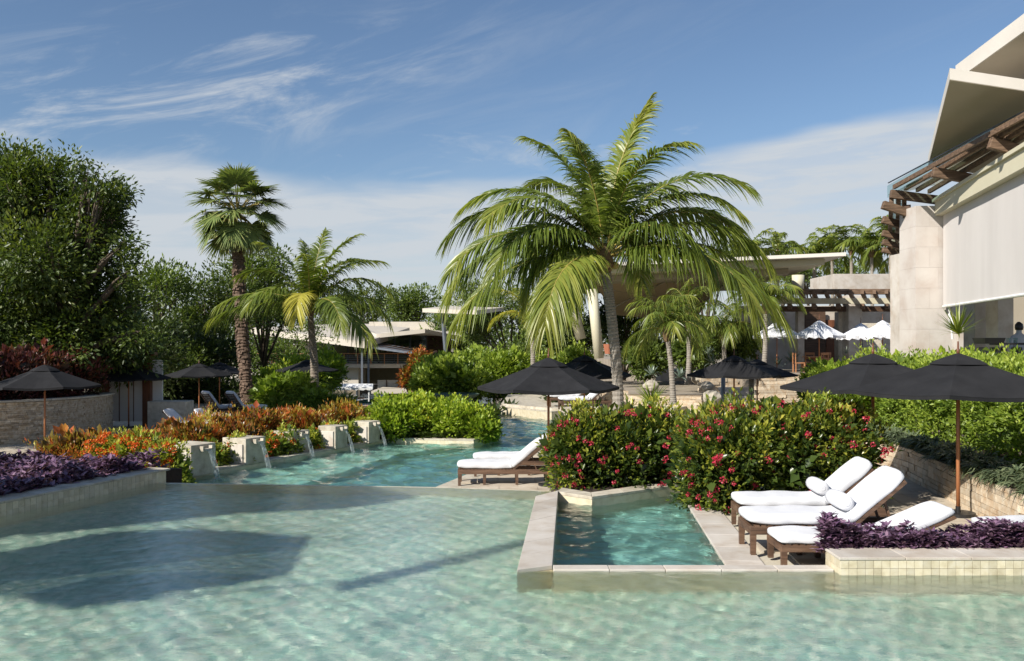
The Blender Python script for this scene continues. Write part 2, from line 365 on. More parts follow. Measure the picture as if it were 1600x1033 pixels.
WOVEN = solid('dark_webbing', [(0.018, 0.014, 0.011), (0.04, 0.03, 0.022)], 0.7, 30, 0.2, 90)
STEEL = solid('grey_steel', [(0.13, 0.15, 0.18), (0.19, 0.21, 0.24)], 0.4, 2.0, metallic=0.4)
DARKM = solid('dark_metal', [(0.02, 0.02, 0.022), (0.04, 0.04, 0.042)], 0.4, 2.0, metallic=0.5)
BARK = solid('palm_bark', [(0.10, 0.075, 0.055), (0.22, 0.18, 0.14), (0.33, 0.29, 0.24)], 0.9, 7.0, 0.8, 30, sx=1, sy=1, sz=4)
BARKG = solid('grey_bark', [(0.20, 0.17, 0.14), (0.34, 0.31, 0.27)], 0.9, 5.0, 0.7, 25, sz=5)
BARKB = solid('tree_bark', [(0.06, 0.045, 0.03), (0.13, 0.10, 0.07)], 0.9, 6.0, 0.6, 25, sz=.5)
SOIL = solid('dark_soil', [(0.03, 0.02, 0.013), (0.06, 0.04, 0.028)], 0.95, 8, 0.8, 20)
ROOFB = solid('beige_roof', [(0.50, 0.45, 0.37), (0.58, 0.52, 0.44)], 0.7, 0.5, 0.05, 30, stain=0.15)
BARKW = solid('fan_palm_bark', [(0.06, 0.04, 0.028), (0.13, 0.085, 0.06), (0.20, 0.14, 0.10)], 0.9, 7.0, 0.8, 30, sz=3)
SAND = solid('garden_earth', [(0.22, 0.18, 0.13), (0.36, 0.31, 0.25)], 0.95, 0.6, 0.5, 6)
WHITEP = solid('white_paint', [(0.74, 0.74, 0.72), (0.80, 0.80, 0.78)], 0.5, 2.0)
SCREEN = solid('screen_cloth', [(0.54, 0.51, 0.49), (0.60, 0.57, 0.55)], 0.85, 0.7, 0.05, 3, sx=2, sy=2, sz=.4)
PANEL = solid('off_white_panel', [(0.76, 0.75, 0.72), (0.80, 0.79, 0.77)], 0.6, 1.0, stain=0.1)
HULL = solid('hull_green', [(0.012, 0.04, 0.035), (0.02, 0.055, 0.045)], 0.3, 2.0)
BOWL = solid('verdigris_bowl', [(0.06, 0.10, 0.07), (0.11, 0.16, 0.12)], 0.6, 3.0, 0.2, 20)
TERRA = solid('terracotta', [(0.30, 0.10, 0.05), (0.40, 0.15, 0.08)], 0.8, 3.0)
TEAK = solid('orange_teak', [(0.34, 0.15, 0.07), (0.46, 0.22, 0.11)], 0.5, 4.0)
ROCK = solid('rough_rock', [(0.22, 0.19, 0.15), (0.42, 0.38, 0.31), (0.55, 0.50, 0.42)], 0.9, 2.0, 0.9, 8)
SHIRT = solid('grey_shirt', [(0.34, 0.37, 0.42), (0.42, 0.45, 0.5)], 0.9, 5.0)
SKIN = solid('skin', [(0.30, 0.17, 0.11), (0.36, 0.21, 0.14)], 0.6, 5.0)
STEMM = solid('green_stem', [(0.07, 0.09, 0.03), (0.13, 0.14, 0.06)], 0.6, 5.0)
PETIO = solid('yellow_petiole', [(0.30, 0.26, 0.06), (0.42, 0.30, 0.09)], 0.5, 5.0)
FIBRE = solid('palm_fibre', [(0.10, 0.06, 0.03), (0.26, 0.17, 0.09)], 0.95, 12.0, 0.8, 40)

L_TREE = leafmat('leaf_tree', [(0.025, 0.045, 0.012), (0.045, 0.075, 0.018), (0.075, 0.11, 0.022), (0.13, 0.16, 0.03)])
L_DARK = leafmat('leaf_dark', [(0.018, 0.032, 0.012), (0.035, 0.055, 0.016), (0.06, 0.09, 0.02)])
L_MID = leafmat('leaf_mid', [(0.045, 0.075, 0.018), (0.08, 0.12, 0.025), (0.13, 0.18, 0.035)])
L_LIME = leafmat('leaf_lime', [(0.07, 0.11, 0.015), (0.13, 0.20, 0.02), (0.21, 0.29, 0.03), (0.30, 0.34, 0.04)])
L_HEDGE = leafmat('leaf_hedge', [(0.06, 0.10, 0.016), (0.11, 0.17, 0.022), (0.18, 0.25, 0.035), (0.25, 0.31, 0.05)])
L_IXORA = leafmat('leaf_ixora', [(0.018, 0.035, 0.010), (0.035, 0.06, 0.013), (0.06, 0.09, 0.016), (0.20, 0.23, 0.03), (0.32, 0.30, 0.05)], rough=0.3)
L_CROTON = leafmat('leaf_croton', [(0.030, 0.045, 0.012), (0.08, 0.028, 0.015), (0.12, 0.10, 0.02), (0.32, 0.075, 0.028), (0.38, 0.16, 0.03), (0.28, 0.26, 0.04)], rough=0.35)
L_CROTOND = leafmat('leaf_croton_maroon', [(0.022, 0.02, 0.012), (0.055, 0.022, 0.016), (0.13, 0.035, 0.035), (0.05, 0.04, 0.015)], rough=0.4)
L_IXYEL = leafmat('leaf_yellow_green', [(0.06, 0.10, 0.02), (0.16, 0.20, 0.03), (0.34, 0.36, 0.05)])
L_PURPLE = leafmat('leaf_purple', [(0.07, 0.035, 0.07), (0.13, 0.068, 0.13), (0.23, 0.13, 0.21), (0.32, 0.21, 0.28)], rough=0.4, trans=0.18, tcol=1.0)
L_PALM = leafmat('leaf_palm', [(0.055, 0.085, 0.02), (0.09, 0.13, 0.025), (0.13, 0.17, 0.03), (0.19, 0.21, 0.04)], rough=0.35, trans=0.38)
L_PALMY = leafmat('leaf_palm_yellow', [(0.16, 0.17, 0.03), (0.26, 0.25, 0.04), (0.38, 0.32, 0.06)], trans=0.4)
L_FAN = leafmat('leaf_fan', [(0.07, 0.11, 0.035), (0.12, 0.165, 0.055), (0.19, 0.23, 0.07), (0.30, 0.27, 0.13)], trans=0.25)
L_SPIKE = leafmat('leaf_spiky', [(0.035, 0.055, 0.03), (0.07, 0.095, 0.05), (0.12, 0.15, 0.08)], rough=0.4, trans=0.15)
L_AGAVE = leafmat('leaf_agave', [(0.07, 0.11, 0.09), (0.13, 0.18, 0.15), (0.22, 0.27, 0.21)], rough=0.5, trans=0.05)
P_PINK = leafmat('petal_pink', [(0.42, 0.018, 0.05), (0.60, 0.04, 0.09), (0.62, 0.08, 0.12)], trans=0.3, tcol=1.1)
P_ORANGE = leafmat('petal_orange', [(0.58, 0.05, 0.015), (0.68, 0.13, 0.02), (0.70, 0.26, 0.03)], trans=0.3, tcol=1.1)
P_YELLOW = leafmat('petal_yellow', [(0.60, 0.50, 0.03), (0.7, 0.6, 0.06)], trans=0.3, tcol=1.1)

POOLW = water('pool_water', (0.95, 1.0, 0.985), 9.0, 0.16, sx=0.8, sy=1.6, refr=0.85, dist=0.03, fine=0.4)
CHANW = water('channel_water', (0.78, 0.98, 0.98), 5.0, 0.35, refr=0.85, sx=0.7, sy=1.3, dist=0.05, fine=0.4)
SPAW = water('small_pool_water', (0.80, 0.98, 0.97), 5.0, 0.4, refr=0.85, sx=0.6, sy=1.5, dist=0.05, fine=0.3)
LAGW = water('lagoon_water', (0.35, 0.45, 0.40), 0.8, 0.5, sx=0.5, sy=1, dist=0.10)
FLOOR_T = mosaic('mosaic_pool', [(0.34, 0.56, 0.45), (0.52, 0.77, 0.62), (0.66, 0.85, 0.68), (0.80, 0.91, 0.74), (0.94, 0.95, 0.80)], 0.06)  # tessera tones, spread wide to imitate the sparkle of the water
FLOOR_D = mosaic('mosaic_channel', [(0.30, 0.62, 0.58), (0.48, 0.76, 0.70), (0.64, 0.84, 0.72)], 0.06, bigc=(0.6, 1.15), big=0.5)
FLOOR_S = mosaic('mosaic_small_pool', [(0.34, 0.60, 0.54), (0.52, 0.78, 0.70), (0.70, 0.88, 0.78)], 0.05)
def glassmat():
    m, t, b = mat_base('glass'); t.nodes.remove(b); g = nd(t, 'ShaderNodeBsdfGlossy'); g.inputs['Roughness'].default_value = 0.02
    tr = nd(t, 'ShaderNodeBsdfTransparent'); tr.inputs[0].default_value = (0.78, 0.88, 0.86, 1); ms = nd(t, 'ShaderNodeMixShader')
    fr = nd(t, 'ShaderNodeFresnel'); thin_ior(t, fr, 1.5); t.links.new(fr.outputs[0], ms.inputs[0]); t.links.new(tr.outputs[0], ms.inputs[1]); t.links.new(g.outputs[0], ms.inputs[2])
    t.links.new(ms.outputs[0], t.nodes['Material Output'].inputs['Surface']); return m
GLASS = glassmat()
def fallwater():
    m, t, b = mat_base('falling_water'); b.inputs['Base Color'].default_value = (0.62, 0.72, 0.75, 1); b.inputs['Roughness'].default_value = 0.1
    n = noise_n(t, 14, 3, 0.6, 0.5, 3, 3, 0.4, 'World'); c = ramp(t, n.outputs['Fac'], [(0.42, (0.03,) * 3), (0.70, (0.42,) * 3)]); t.links.new(c, b.inputs['Alpha']); return m
FALLW = fallwater()
# ------------------------------------------------------------------ pieces (stones, tiles, pavers) sharing meshes
UNIT = {}
def unit_mesh(key, mat, jit, seed):
    k = (key, mat.name, seed)
    if k in UNIT: return UNIT[k]
    rg = random.Random(seed); m = MB(); m.box((0, 0, 0), (1, 1, 1))
    m.v = [(x + rg.uniform(-jit, jit) * 0.5, y + rg.uniform(-jit, jit), z + rg.uniform(-jit, jit)) for x, y, z in m.v]
    me = bpy.data.meshes.new(key); me.from_pydata(m.v, [], m.f); me.materials.append(mat); UNIT[k] = me; return me
def pieces(name, parent, specs, mat, jit=0.06, limit=300):
    loc = ORG[parent.name][0]
    specs = sorted(specs, key=lambda s: (s[0][0] ** 2 + s[0][1] ** 2)); first = True
    for i, (c, d, rz) in enumerate(specs[:limit]):
        o = link(bpy.data.objects.new(name, unit_mesh(name, mat, jit, i % 7)))
        o.parent = parent; o.location = Vector(c) - loc; o.rotation_euler = (0, 0, rz); o.scale = d
    if len(specs) > limit:
        m = MB(); rg = random.Random(3)
        for c, d, rz in specs[limit:]:
            b = len(m.v); m.box(c, d, rz)
        m.build(name + '_rest', mat, parent, kind='stuff')
def path_pt(path, s):
    for a, b in zip(path[:-1], path[1:]):
        L = math.hypot(b[0] - a[0], b[1] - a[1])
        if s <= L: return (a[0] + (b[0] - a[0]) * s / L, a[1] + (b[1] - a[1]) * s / L, math.atan2(b[1] - a[1], b[0] - a[0]))
        s -= L
    a, b = path[-2], path[-1]; return (b[0], b[1], math.atan2(b[1] - a[1], b[0] - a[0]))
def path_len(path): return sum(math.hypot(b[0] - a[0], b[1] - a[1]) for a, b in zip(path[:-1], path[1:]))
def courses(path, z0, top, hc, lmin, lmax, depth, side, seed, gap=0.006, proud=0.02, hv=0.25):
    """stones along a path; side=+1 faces the right-hand side of travel; top(s) gives wall height"""
    rg = random.Random(seed); out = []; L = path_len(path); z = z0; zmax = max(top(s) for s in np.linspace(0, L, 20))
    while z < zmax:
        h = hc * rg.uniform(1 - hv, 1 + hv); s = -rg.uniform(0, lmax)
        while s < L:
            l = rg.uniform(lmin, lmax); mid = min(max(s + l / 2, 0.01), L - 0.01)
            if s + l > 0.04 and z + h * 0.6 < top(mid):
                x, y, a = path_pt(path, mid); off = (depth / 2 + rg.uniform(-proud, proud)) * -side
                out.append(((x - math.sin(a) * off * -1, y + math.cos(a) * off * -1, z + h / 2), (l - gap, depth, h - gap), a))
            s += l
        z += h
    # shift: outward normal for side=+1 is to the right of travel
    return out
def in_poly(x, y, poly):
    c = False; n = len(poly)
    for i in range(n):
        x1, y1 = poly[i][:2]; x2, y2 = poly[(i + 1) % n][:2]
        if (y1 > y) != (y2 > y) and x < (x2 - x1) * (y - y1) / (y2 - y1) + x1: c = not c
    return c
def pave(parent, poly, z, sx, sy, ang, mat, seed=1, name='paver', gap=0.008, t=0.03, limit=300):
    rg = random.Random(seed); xs = [p[0] for p in poly]; ys = [p[1] for p in poly]; cx, cy = sum(xs) / len(xs), sum(ys) / len(ys)
    ca, sa = math.cos(ang), math.sin(ang); out = []; n = 60
    for j in range(-n, n):
        for i in range(-n, n):
            u, v = (i + (0.5 if j % 2 else 0)) * sx, j * sy; x, y = cx + u * ca - v * sa, cy + u * sa + v * ca
            ok = all(in_poly(x + a * ca * sx * .5 - b * sa * sy * .5, y + a * sa * sx * .5 + b * ca * sy * .5, poly) for a in (-.94, .94) for b in (-.94, .94))
            if ok: out.append(((x, y, z + t / 2 + rg.uniform(-.0015, .0015)), (sx - gap, sy - gap, t), ang))
    pieces(name, parent, out, mat, 0.0, limit)
def struct(name, mb, mat, z=None, **k):
    o = mb.build(name, mat, origin=k.pop('origin', (0, 0, 0)), **k); o['kind'] = 'structure'; return o
WZ = 0.16        # upper pool
CZ = -0.58       # channel

# ------------------------------------------------------------------ ground, lagoon, terraces
g = MB(); g.sheet([(-1500, -200), (1500, -200), (1500, 3000), (-1500, 3000)], -4.0); struct('ground', g, SAND)
g = MB(); g.sheet([(-60, 44), (40, 44), (40, 100), (-60, 100)], -2.45); struct('lagoon_water', g, LAGW)
tl = [(-60, -6), (-9.2, -6), (-11.5, 5), (-11, 12), (-10, 16.0), (-7.7, 16.4), (-8.0, 20.0), (-4.1, 28.3), (-1.3, 28.0), (-.6, 29.6), (-.25, 38), (-.25, 46), (-60, 47)]
g = MB(); g.prism(tl, -4, -0.6); left_t = struct('left_terrace', g, PAVER)
tr_ = [(-1.9, 15.4), (-1.64, 18.8), (-.96, 21), (1.2, 27), (2.2, 32), (2.0, 38.5), (-.25, 40), (-.25, 46.0), (16, 46), (16, 30), (10, 22), (8.8, 20), (8.8, 15.9), (2.7, 15.9), (2.7, 15.4)]
g = MB(); g.prism(tr_, -4, -0.5); mid_t = struct('middle_deck', g, TRAV)
g = MB(); g.prism([(9.0, 10), (60, 10), (60, 120), (10.5, 120), (10.5, 46), (15.4, 46), (15.4, 37.6), (12.6, 28), (10.2, 24), (9, 20)], -4, 0.7); struct('upper_garden', g, SAND)
g = MB(); g.prism([(-120, 92), (9, 92), (9, 260), (-120, 260)], -4, -1.8); struct('far_bank', g, SAND)
g = MB(); g.prism([(-1.4, 60), (8.8, 47), (8.8, 92), (-1.4, 92)], -4, -1.6); struct('garden_bank', g, SAND)
# pool basins
def G2(px, py, z): p = G(px, py, z); return (p.x, p.y)
pA, pB, pC = G2(245, 755, WZ), G2(678, 762, WZ), G2(860, 768, WZ)
wl = [G2(837, 777, WZ), G2(808, 893, WZ)]         # left face of dividing wall, at the water
wr = [G2(872, 766, WZ + .02), G2(863, 883, WZ + .02)]
fy0, fy1 = G2(900, 893, WZ)[1], G2(900, 883, WZ + .02)[1]
lp = [G2(0, 808, WZ), pA]; ldx = (lp[1][0] - lp[0][0]) / (lp[1][1] - lp[0][1])
lnear = (lp[0][0] - ldx * (lp[0][1] - 4.0), 4.0)
up_poly = [(lnear[0], -3), (14, -3), (14, fy0), (wl[1][0], fy0), wl[0], pC, pB, pA, lp[0], lnear]
def wave_sheet(name, poly, z, mat, step, amp, scale, near_y=None):
    xs = [p[0] for p in poly]; ys = [p[1] for p in poly]
    gx = np.arange(min(xs), max(xs) + step, step); gy = np.arange(max(min(ys), 3.0), max(ys) + step, step)
    import bmesh
    bm = bmesh.new(); vv = [bm.verts.new((p[0], p[1], 0)) for p in (poly if sum(poly[i][0] * poly[(i + 1) % len(poly)][1] - poly[(i + 1) % len(poly)][0] * poly[i][1] for i in range(len(poly))) > 0 else poly[::-1])]
    bm.faces.new(vv)
    for x in gx: bmesh.ops.bisect_plane(bm, geom=bm.verts[:] + bm.edges[:] + bm.faces[:], plane_co=(x, 0, 0), plane_no=(1, 0, 0))
    for y in gy: bmesh.ops.bisect_plane(bm, geom=bm.verts[:] + bm.edges[:] + bm.faces[:], plane_co=(0, y, 0), plane_no=(0, 1, 0))
    me = bpy.data.meshes.new(name); bm.to_mesh(me); bm.free(); n = len(me.vertices); co = np.empty(n * 3, dtype=np.float32); me.vertices.foreach_get('co', co); co = co.reshape(-1, 3)
    rg = np.random.default_rng(4); h = np.zeros(n)
    for k in range(26):
        a = rg.normal(1.2, .75); f = scale * rg.uniform(.6, 2.8); ph = rg.uniform(0, 6.28); u = co[:, 0] * math.cos(a) + co[:, 1] * math.sin(a)
        h += np.sin(u * f + ph + .6 * np.sin(u * f * .31 + co[:, 0] * 1.3 + ph)) / f
    co[:, 2] = z + h * amp; me.vertices.foreach_set('co', co.ravel()); me.update(); me.shade_smooth(); me.materials.append(mat)
    o = link(bpy.data.objects.new(name, me)); o['kind'] = 'structure'; return o
vis = [(-9.5, 5.5), (9.5, 5.5), (9.5, fy0), (wl[1][0], fy0), wl[0], pC, pB, pA, lp[0], (lp[0][0] - ldx * (lp[0][1] - 5.5), 5.5)]
vis[0] = vis[-1]; vis = vis[:-1]
PW = wave_sheet('pool_water', vis, WZ, POOLW, .042, .0115, 17.0)
g = MB(); g.prism([(lnear[0] - .4, -3), (14, -3), (14, fy0 + .1), (wl[1][0] + .1, fy0 + .1), (wl[0][0] + .1, wl[0][1]), (pC[0], pC[1]), pB, pA, (lp[0][0] - .1, lp[0][1])], -1.3, WZ - 0.75); struct('pool_floor', g, FLOOR_T)
# far infinity edge
g = MB()
for a, b in ((pA, pB), (pB, pC)):
    d = Vector((b[0] - a[0], b[1] - a[1], 0)).normalized(); nrm_ = Vector((-d.y, d.x, 0)) * .1
    g.prism([a, b, (b[0] + nrm_.x, b[1] + nrm_.y), (a[0] + nrm_.x, a[1] + nrm_.y)], -1.2, WZ - .006)
struct('infinity_edge_wall', g, TILE)
# dividing walls, each a thing with coping stones
def coped_wall(name, label, poly_front, thick_dir, z0, ztop, stone_len, mat_body, mat_cop, over=0.0, cop_t=0.05, cat='wall'):
    """poly_front: two points a->b of the visible edge; thick_dir: (dx,dy) of width at a and at b"""
    a, b = poly_front; (ta, tb) = thick_dir
    t = thing(name, label, cat, ((a[0] + b[0]) / 2, (a[1] + b[1]) / 2, z0))
    m = MB(); m.prism([a, b, (b[0] + tb[0], b[1] + tb[1]), (a[0] + ta[0], a[1] + ta[1])], z0, ztop - cop_t); m.build('wall_body', mat_body, t)
    L = math.hypot(b[0] - a[0], b[1] - a[1]); n = max(1, round(L / stone_len))
    for i in range(n):
        u, v = i / n + .003 / L, (i + 1) / n - .003 / L
        P = lambda s, w: (a[0] + (b[0] - a[0]) * s + (ta[0] * (1 - s) + tb[0] * s) * w, a[1] + (b[1] - a[1]) * s + (ta[1] * (1 - s) + tb[1] * s) * w)
        m = MB(); m.prism([P(u, -over), P(v, -over), P(v, 1), P(u, 1)], ztop - cop_t + .001, ztop + random.uniform(-.001, .001)); m.build('coping_stone', mat_cop, t, bevel=.006)
    return t
coped_wall('pool_wall', 'pale travertine topped wall running back between large pool and small plunge pool', [wl[1], wl[0]], [(wr[1][0] - wl[1][0], wr[1][1] - wl[1][1]), (wr[0][0] - wl[0][0], wr[0][1] - wl[0][1])], -1.2, WZ + .02, .62, TILE, TRAVP)
coped_wall('pool_wall', 'low travertine wall across the near end of the small plunge pool', [(wr[1][0] + .004, fy0), (3.36, fy0)], [(0, fy1 - fy0), (0, fy1 - fy0)], -1.2, WZ + .022, .62, TILE, TRAVP)
# raised tiled planter wall at the right
py0, py1, pzt = fy0 - .16, fy0 + .27, WZ + .185
t = thing('tiled_planter_wall', 'low planter wall of small cream square tiles standing in the pool before purple plants', 'planter wall', (5, py0, 0))
m = MB(); m.prism([(3.37, py0 + .012), (9.5, py0 + .012), (9.5, py1), (3.37, py1)], -1.0, pzt - .03); m.build('wall_body', GROUT, t)
n = 9
for i in range(n):
    x0 = 3.355 + i * .68; m = MB(); m.prism([(x0 + .002, py0 - .006), (x0 + .678, py0 - .006), (x0 + .678, py1 + .01), (x0 + .002, py1 + .01)], pzt - .029, pzt); m.build('coping_stone', TRAVP, t, bevel=.005)
sp = []
for j in range(6):
    z = pzt - .03 - (j + .5) * .0845
    for i in range(50): sp.append(((3.37 + .0425 + i * .0845, py0 + .008, z), (.0805, .012, .0805), 0))
    for i in range(5): sp.append(((3.372, py0 + .055 + i * .0845, z), (.012, .0805, .0805), 0))
pieces('tile', t, sp, TILE, 0.012)
# left planter wall in the pool
ang = math.atan2(lp[1][1] - lp[0][1], lp[1][0] - lp[0][0]); dl = Vector((math.cos(ang), math.sin(ang), 0)); nl = Vector((-dl.y, dl.x, 0))   # nl points left, away from water
L0 = Vector((lp[0][0], lp[0][1], 0)) - dl * 6; L1 = Vector((lp[1][0], lp[1][1], 0))
t = thing('tiled_planter_wall', 'long beige tiled planter wall at the left pool edge holding purple plants', 'planter wall', (L1 + L0) / 2)
lzt = WZ + .21
m = MB(); a, b = L0 + nl * .012, L1 + nl * .012; c, d = b + nl * .42, a + nl * .42
m.prism([a, b, c, d], -1.1, lzt - .035)
e = L1 + nl * .42; m.prism([b, e, e + Vector((.12, .3, 0)), b + Vector((.05, .3, 0))], -1.1, lzt - .04)
m.build('wall_body', TILE, t)
for i in range(14):
    a = L0 + dl * (i * .675); b = a + dl * .67; m = MB(); m.prism([a - nl * .006, b - nl * .006, b + nl * .43, a + nl * .43], lzt - .034, lzt); m.build('coping_stone', TRAV, t, bevel=.006)
sp = []
for j in range(3):
    for i in range(90):
        c = L1 - dl * (.05 + i * .1) + nl * .008; sp.append(((c.x, c.y, lzt - .035 - (j + .5) * .1), (.095, .012, .095), ang))
pieces('tile', t, sp, TILE, 0.012)
m = MB(); a, b = L0 + nl * .42, L1 + nl * .42
m.prism([a, b, (L1.x + .15, L1.y + .75), (L1.x - 3.9, L1.y + 1.2), (-12, 12), (-13, 5)], -.7, lzt - .06); struct('left_planting_bed', m, SOIL)

# small plunge pool
cb = [G2(870, 768, WZ), G2(925, 776, WZ), G2(1062, 757, WZ)]
dk = [G2(1078, 791, .05), G2(1136, 882, .05)]
sp_poly = [(wr[1][0], fy1 - .05), (dk[1][0] + .1, fy1 - .05), (dk[1][0] + .02, dk[1][1]), dk[0], (dk[0][0] + .2, dk[0][1] + 1.8), cb[1], (wr[0][0], cb[0][1])]
wave_sheet('small_pool_water', [(wr[1][0], fy1 - .05), (dk[1][0] + .1, fy1 - .05), (3.2, 15.6), (wr[0][0], 15.6)], 0.0, SPAW, .06, .040, 9.0)
g = MB(); g.prism([(wr[1][0] - .1, fy1 - .2), (3.1, fy1 - .2), (3.1, 15.6), (wr[0][0] - .1, 15.6)], -1.5, -.70); struct('small_pool_floor', g, FLOOR_S)
coped_wall('planter_curb', 'angled stone curb at the back left of the small pool below flowering shrub', [cb[0], cb[1]], [(0.1, .4), (0.02, .4)], -1.2, WZ, .7, TILE, TRAV)
coped_wall('planter_curb', 'angled stone curb at the back right of the small pool below flowering shrub', [(cb[1][0] + .002, cb[1][1]), cb[2]], [(0.02, .4), (-.1, .4)], -1.2, WZ, .7, TILE, TRAV)
g = MB(); g.prism([(cb[0][0], cb[0][1] + .4), (cb[1][0], cb[1][1] + .3), (cb[2][0], cb[2][1] + .3), (3.3, 17.8), (.75, 17.8)], -.6, .1); struct('shrub_bed', g, SOIL)
g = MB(); g.prism([(-1.6, pB[1] + .6), (.72, pC[1] + .5), (.74, 18.0), (-1.6, 18)], -4, -.503); struct('deck_edge', g, TRAV)
# right sun deck
rd = [(dk[1][0], fy1 + .004), dk[1], dk[0], (dk[0][0] + .2, dk[0][1] + 1.9), (3.2, 19.2), (8.6, 19.2), (8.6, fy1 + .004)]
g = MB(); g.prism(rd, -1.2, .02); right_deck = struct('sun_deck', g, GROUT)
ddir = Vector((dk[0][0] - dk[1][0], dk[0][1] - dk[1][1], 0)).normalized(); dn = Vector((ddir.y, -ddir.x, 0))
inner = [(dk[1][0] + .43, fy1 + .02), (dk[0][0] + .43, dk[0][1]), (3.2, 18.6), (8.2, 18.6), (8.2, fy1 + .02)]
pave(right_deck, inner, .02, .62, .62, math.atan2(ddir.y, ddir.x) - math.pi / 2, PAVER, 3)
for i in range(6):
    a = Vector((dk[1][0], dk[1][1], 0)) + ddir * (-.52 + i * .7); b = a + ddir * .694
    if i == 0: a = a + ddir * .02
    m = MB(); m.prism([a - dn * .02, b - dn * .02, b + dn * .42, a + dn * .42], .02, .055); o = m.build('coping_stone', TRAVP, right_deck, bevel=.006)
pave(mid_t, [(-1.5, 15.9), (-1.6, 18.7), (-.9, 20.9), (1.2, 26.7), (4, 26.7), (4, 15.9)], -.5, .8, .55, 0.03, PAVER, 5, t=.02)
pave(left_t, [(-20, 17), (-11, 16.8), (-9, 17.5), (-9.2, 24), (-8, 30), (-9, 40), (-20, 40)], -.6, .9, .9, .2, PAVER, 6, t=.02)

# ------------------------------------------------------------------ channel, its coping, spout blocks
wave_sheet('channel_water', [(-9, 15.3), (3, 15.3), (3, 41), (-9, 41)], CZ, CHANW, .11, .045, 6.0)
g = MB(); g.prism([(-9, 15), (3.5, 15), (3.5, 42), (-9, 42)], -2.2, -1.75); struct('channel_floor', g, FLOOR_D)
# shallow ledge below the spouts
g = MB(); g.prism([(-8, 19.5), (-4.1, 28), (-1.5, 27.7), (-3.2, 25.5), (-5.0, 19.5), (-5.5, 17)], -2.0, -.95); struct('channel_ledge', g, FLOOR_T)
c0, c1, c2, c3 = G2(262, 749, -.5), G2(606, 687, -.5), G2(740, 690, -.5), G2(783, 680, -.5)
def curb(label, a, b, w, z1, n, mat=TRAV, name='channel_curb'):
    d = Vector((b[0] - a[0], b[1] - a[1], 0)); nn = Vector((-d.y, d.x, 0)).normalized() * w
    return coped_wall(name, label, [a, b], [(nn.x, nn.y), (nn.x, nn.y)], -1.6, z1, n, TILE, mat, cat='curb')
curb('long stone curb under the row of travertine spout blocks', (c0[0] - .5, c0[1] - 1.0), c1, .35, -.47, .8)
curb('pale stone curb in front of the bright green shrub island', (c1[0] + .003, c1[1]), c2, .35, -.44, .8)
curb('short stone curb at the right end of the green shrub island', (c2[0] + .003, c2[1]), c3, .35, -.44, .8)
f0, f1 = G2(790, 640, -.35), G2(862, 648, -.35)
curb('low pale curb at the far end of the channel by the lounge chairs', f0, f1, .5, -.22, .8)
g = MB(); g.prism([(f0[0] - .2, f0[1] + .4), (f1[0], f1[1] + .4), (6.5, 36), (8.6, 40), (6, 46), (-.2, 46)], -1, -.12); struct('far_lounge_deck', g, TRAV)
blocks = [((280, 330), 740, 692), ((367, 410), 722, 682), ((440, 480), 706, 672), ((511, 541), 699, 664), ((563, 592), 690, 657)]
LBL = ['nearest travertine spout block pouring water beside orange flowers', 'second travertine spout block in the row along the curb', 'middle travertine spout block between red croton bushes', 'fourth travertine spout block pouring a white stream', 'farthest travertine spout block next to the green island']
cdir = Vector((c1[0] - c0[0], c1[1] - c0[1], 0)).normalized(); cn = Vector((cdir.y, -cdir.x, 0)); ca = math.atan2(cdir.y, cdir.x)   # cn: towards water
for k, ((xa, xb), yb, yt) in enumerate(blocks):
    base = G((xa * .4 + xb * .6), yb, -.47); s = F / base.y; wpx = (xb - xa) / s; hgt = (yb - yt) / s
    w = wpx * .95; base = base - cn * w * .28
    t = thing('spout_block', LBL[k], 'water spout', base, ca, 'travertine spout blocks along the channel')
    m = MB(); d2 = w * .62; ob = .17
    m.box((0, .05, hgt * .5 - .02), (w * 1.1, w * 1.15, hgt)); m.build('block_body', TRAV, t, local=True, bevel=.012)
    m = MB(); m.box((-w * .57, .02, hgt * .38), (.05, w * .8, hgt * .74)); m.build('side_slab', TRAVP, t, local=True, bevel=.008)
    m = MB(); m.box((0, -w * .64, hgt * .80), (w * .46, .10, .05)); m.box((-w * .2, -w * .64, hgt * .86), (.05, .10, .09)); m.box((w * .2, -w * .64, hgt * .86), (.05, .10, .09)); m.build('spout', TRAV, t, local=True)
    # stream falling in an arc
    rings = []; n_ = 8
    for i in range(n_):
        u = i / (n_ - 1); y = -w * .68 - u * .30 * (hgt + .2) - .05 * u; z = hgt * .82 - (hgt * .82 + .17) * u ** 1.8; ww = w * (.075 + .03 * u); th = .008 + .02 * u
        rings.append([(-ww, y - th, z), (0, y - th * 1.6, z), (ww, y - th, z), (ww, y + th, z), (-ww, y + th, z)])
    m = MB(); m.ring(rings); m.build('water_stream', FALLW, t, local=True, smooth=True)
    m = MB(); rg = random.Random(k)
    for i in range(110):
        a, r_ = rg.uniform(0, 6.28), rg.uniform(0, .34) ** 1.2; m.box((math.cos(a) * r_, rings[-1][0][1] + math.sin(a) * r_, -.172 + .02 * rg.random()), (rg.uniform(.02, .06), rg.uniform(.02, .05), rg.uniform(.01, .05)), rg.uniform(0, 3))
    m.build('splash_foam', FALLW, t, local=True, kind='stuff')

# ------------------------------------------------------------------ stone walls
def arc(cx, cy, r, a0, a1, n=16): return [(cx + r * math.cos(R(a0 + (a1 - a0) * i / n)), cy + r * math.sin(R(a0 + (a1 - a0) * i / n))) for i in range(n + 1)]
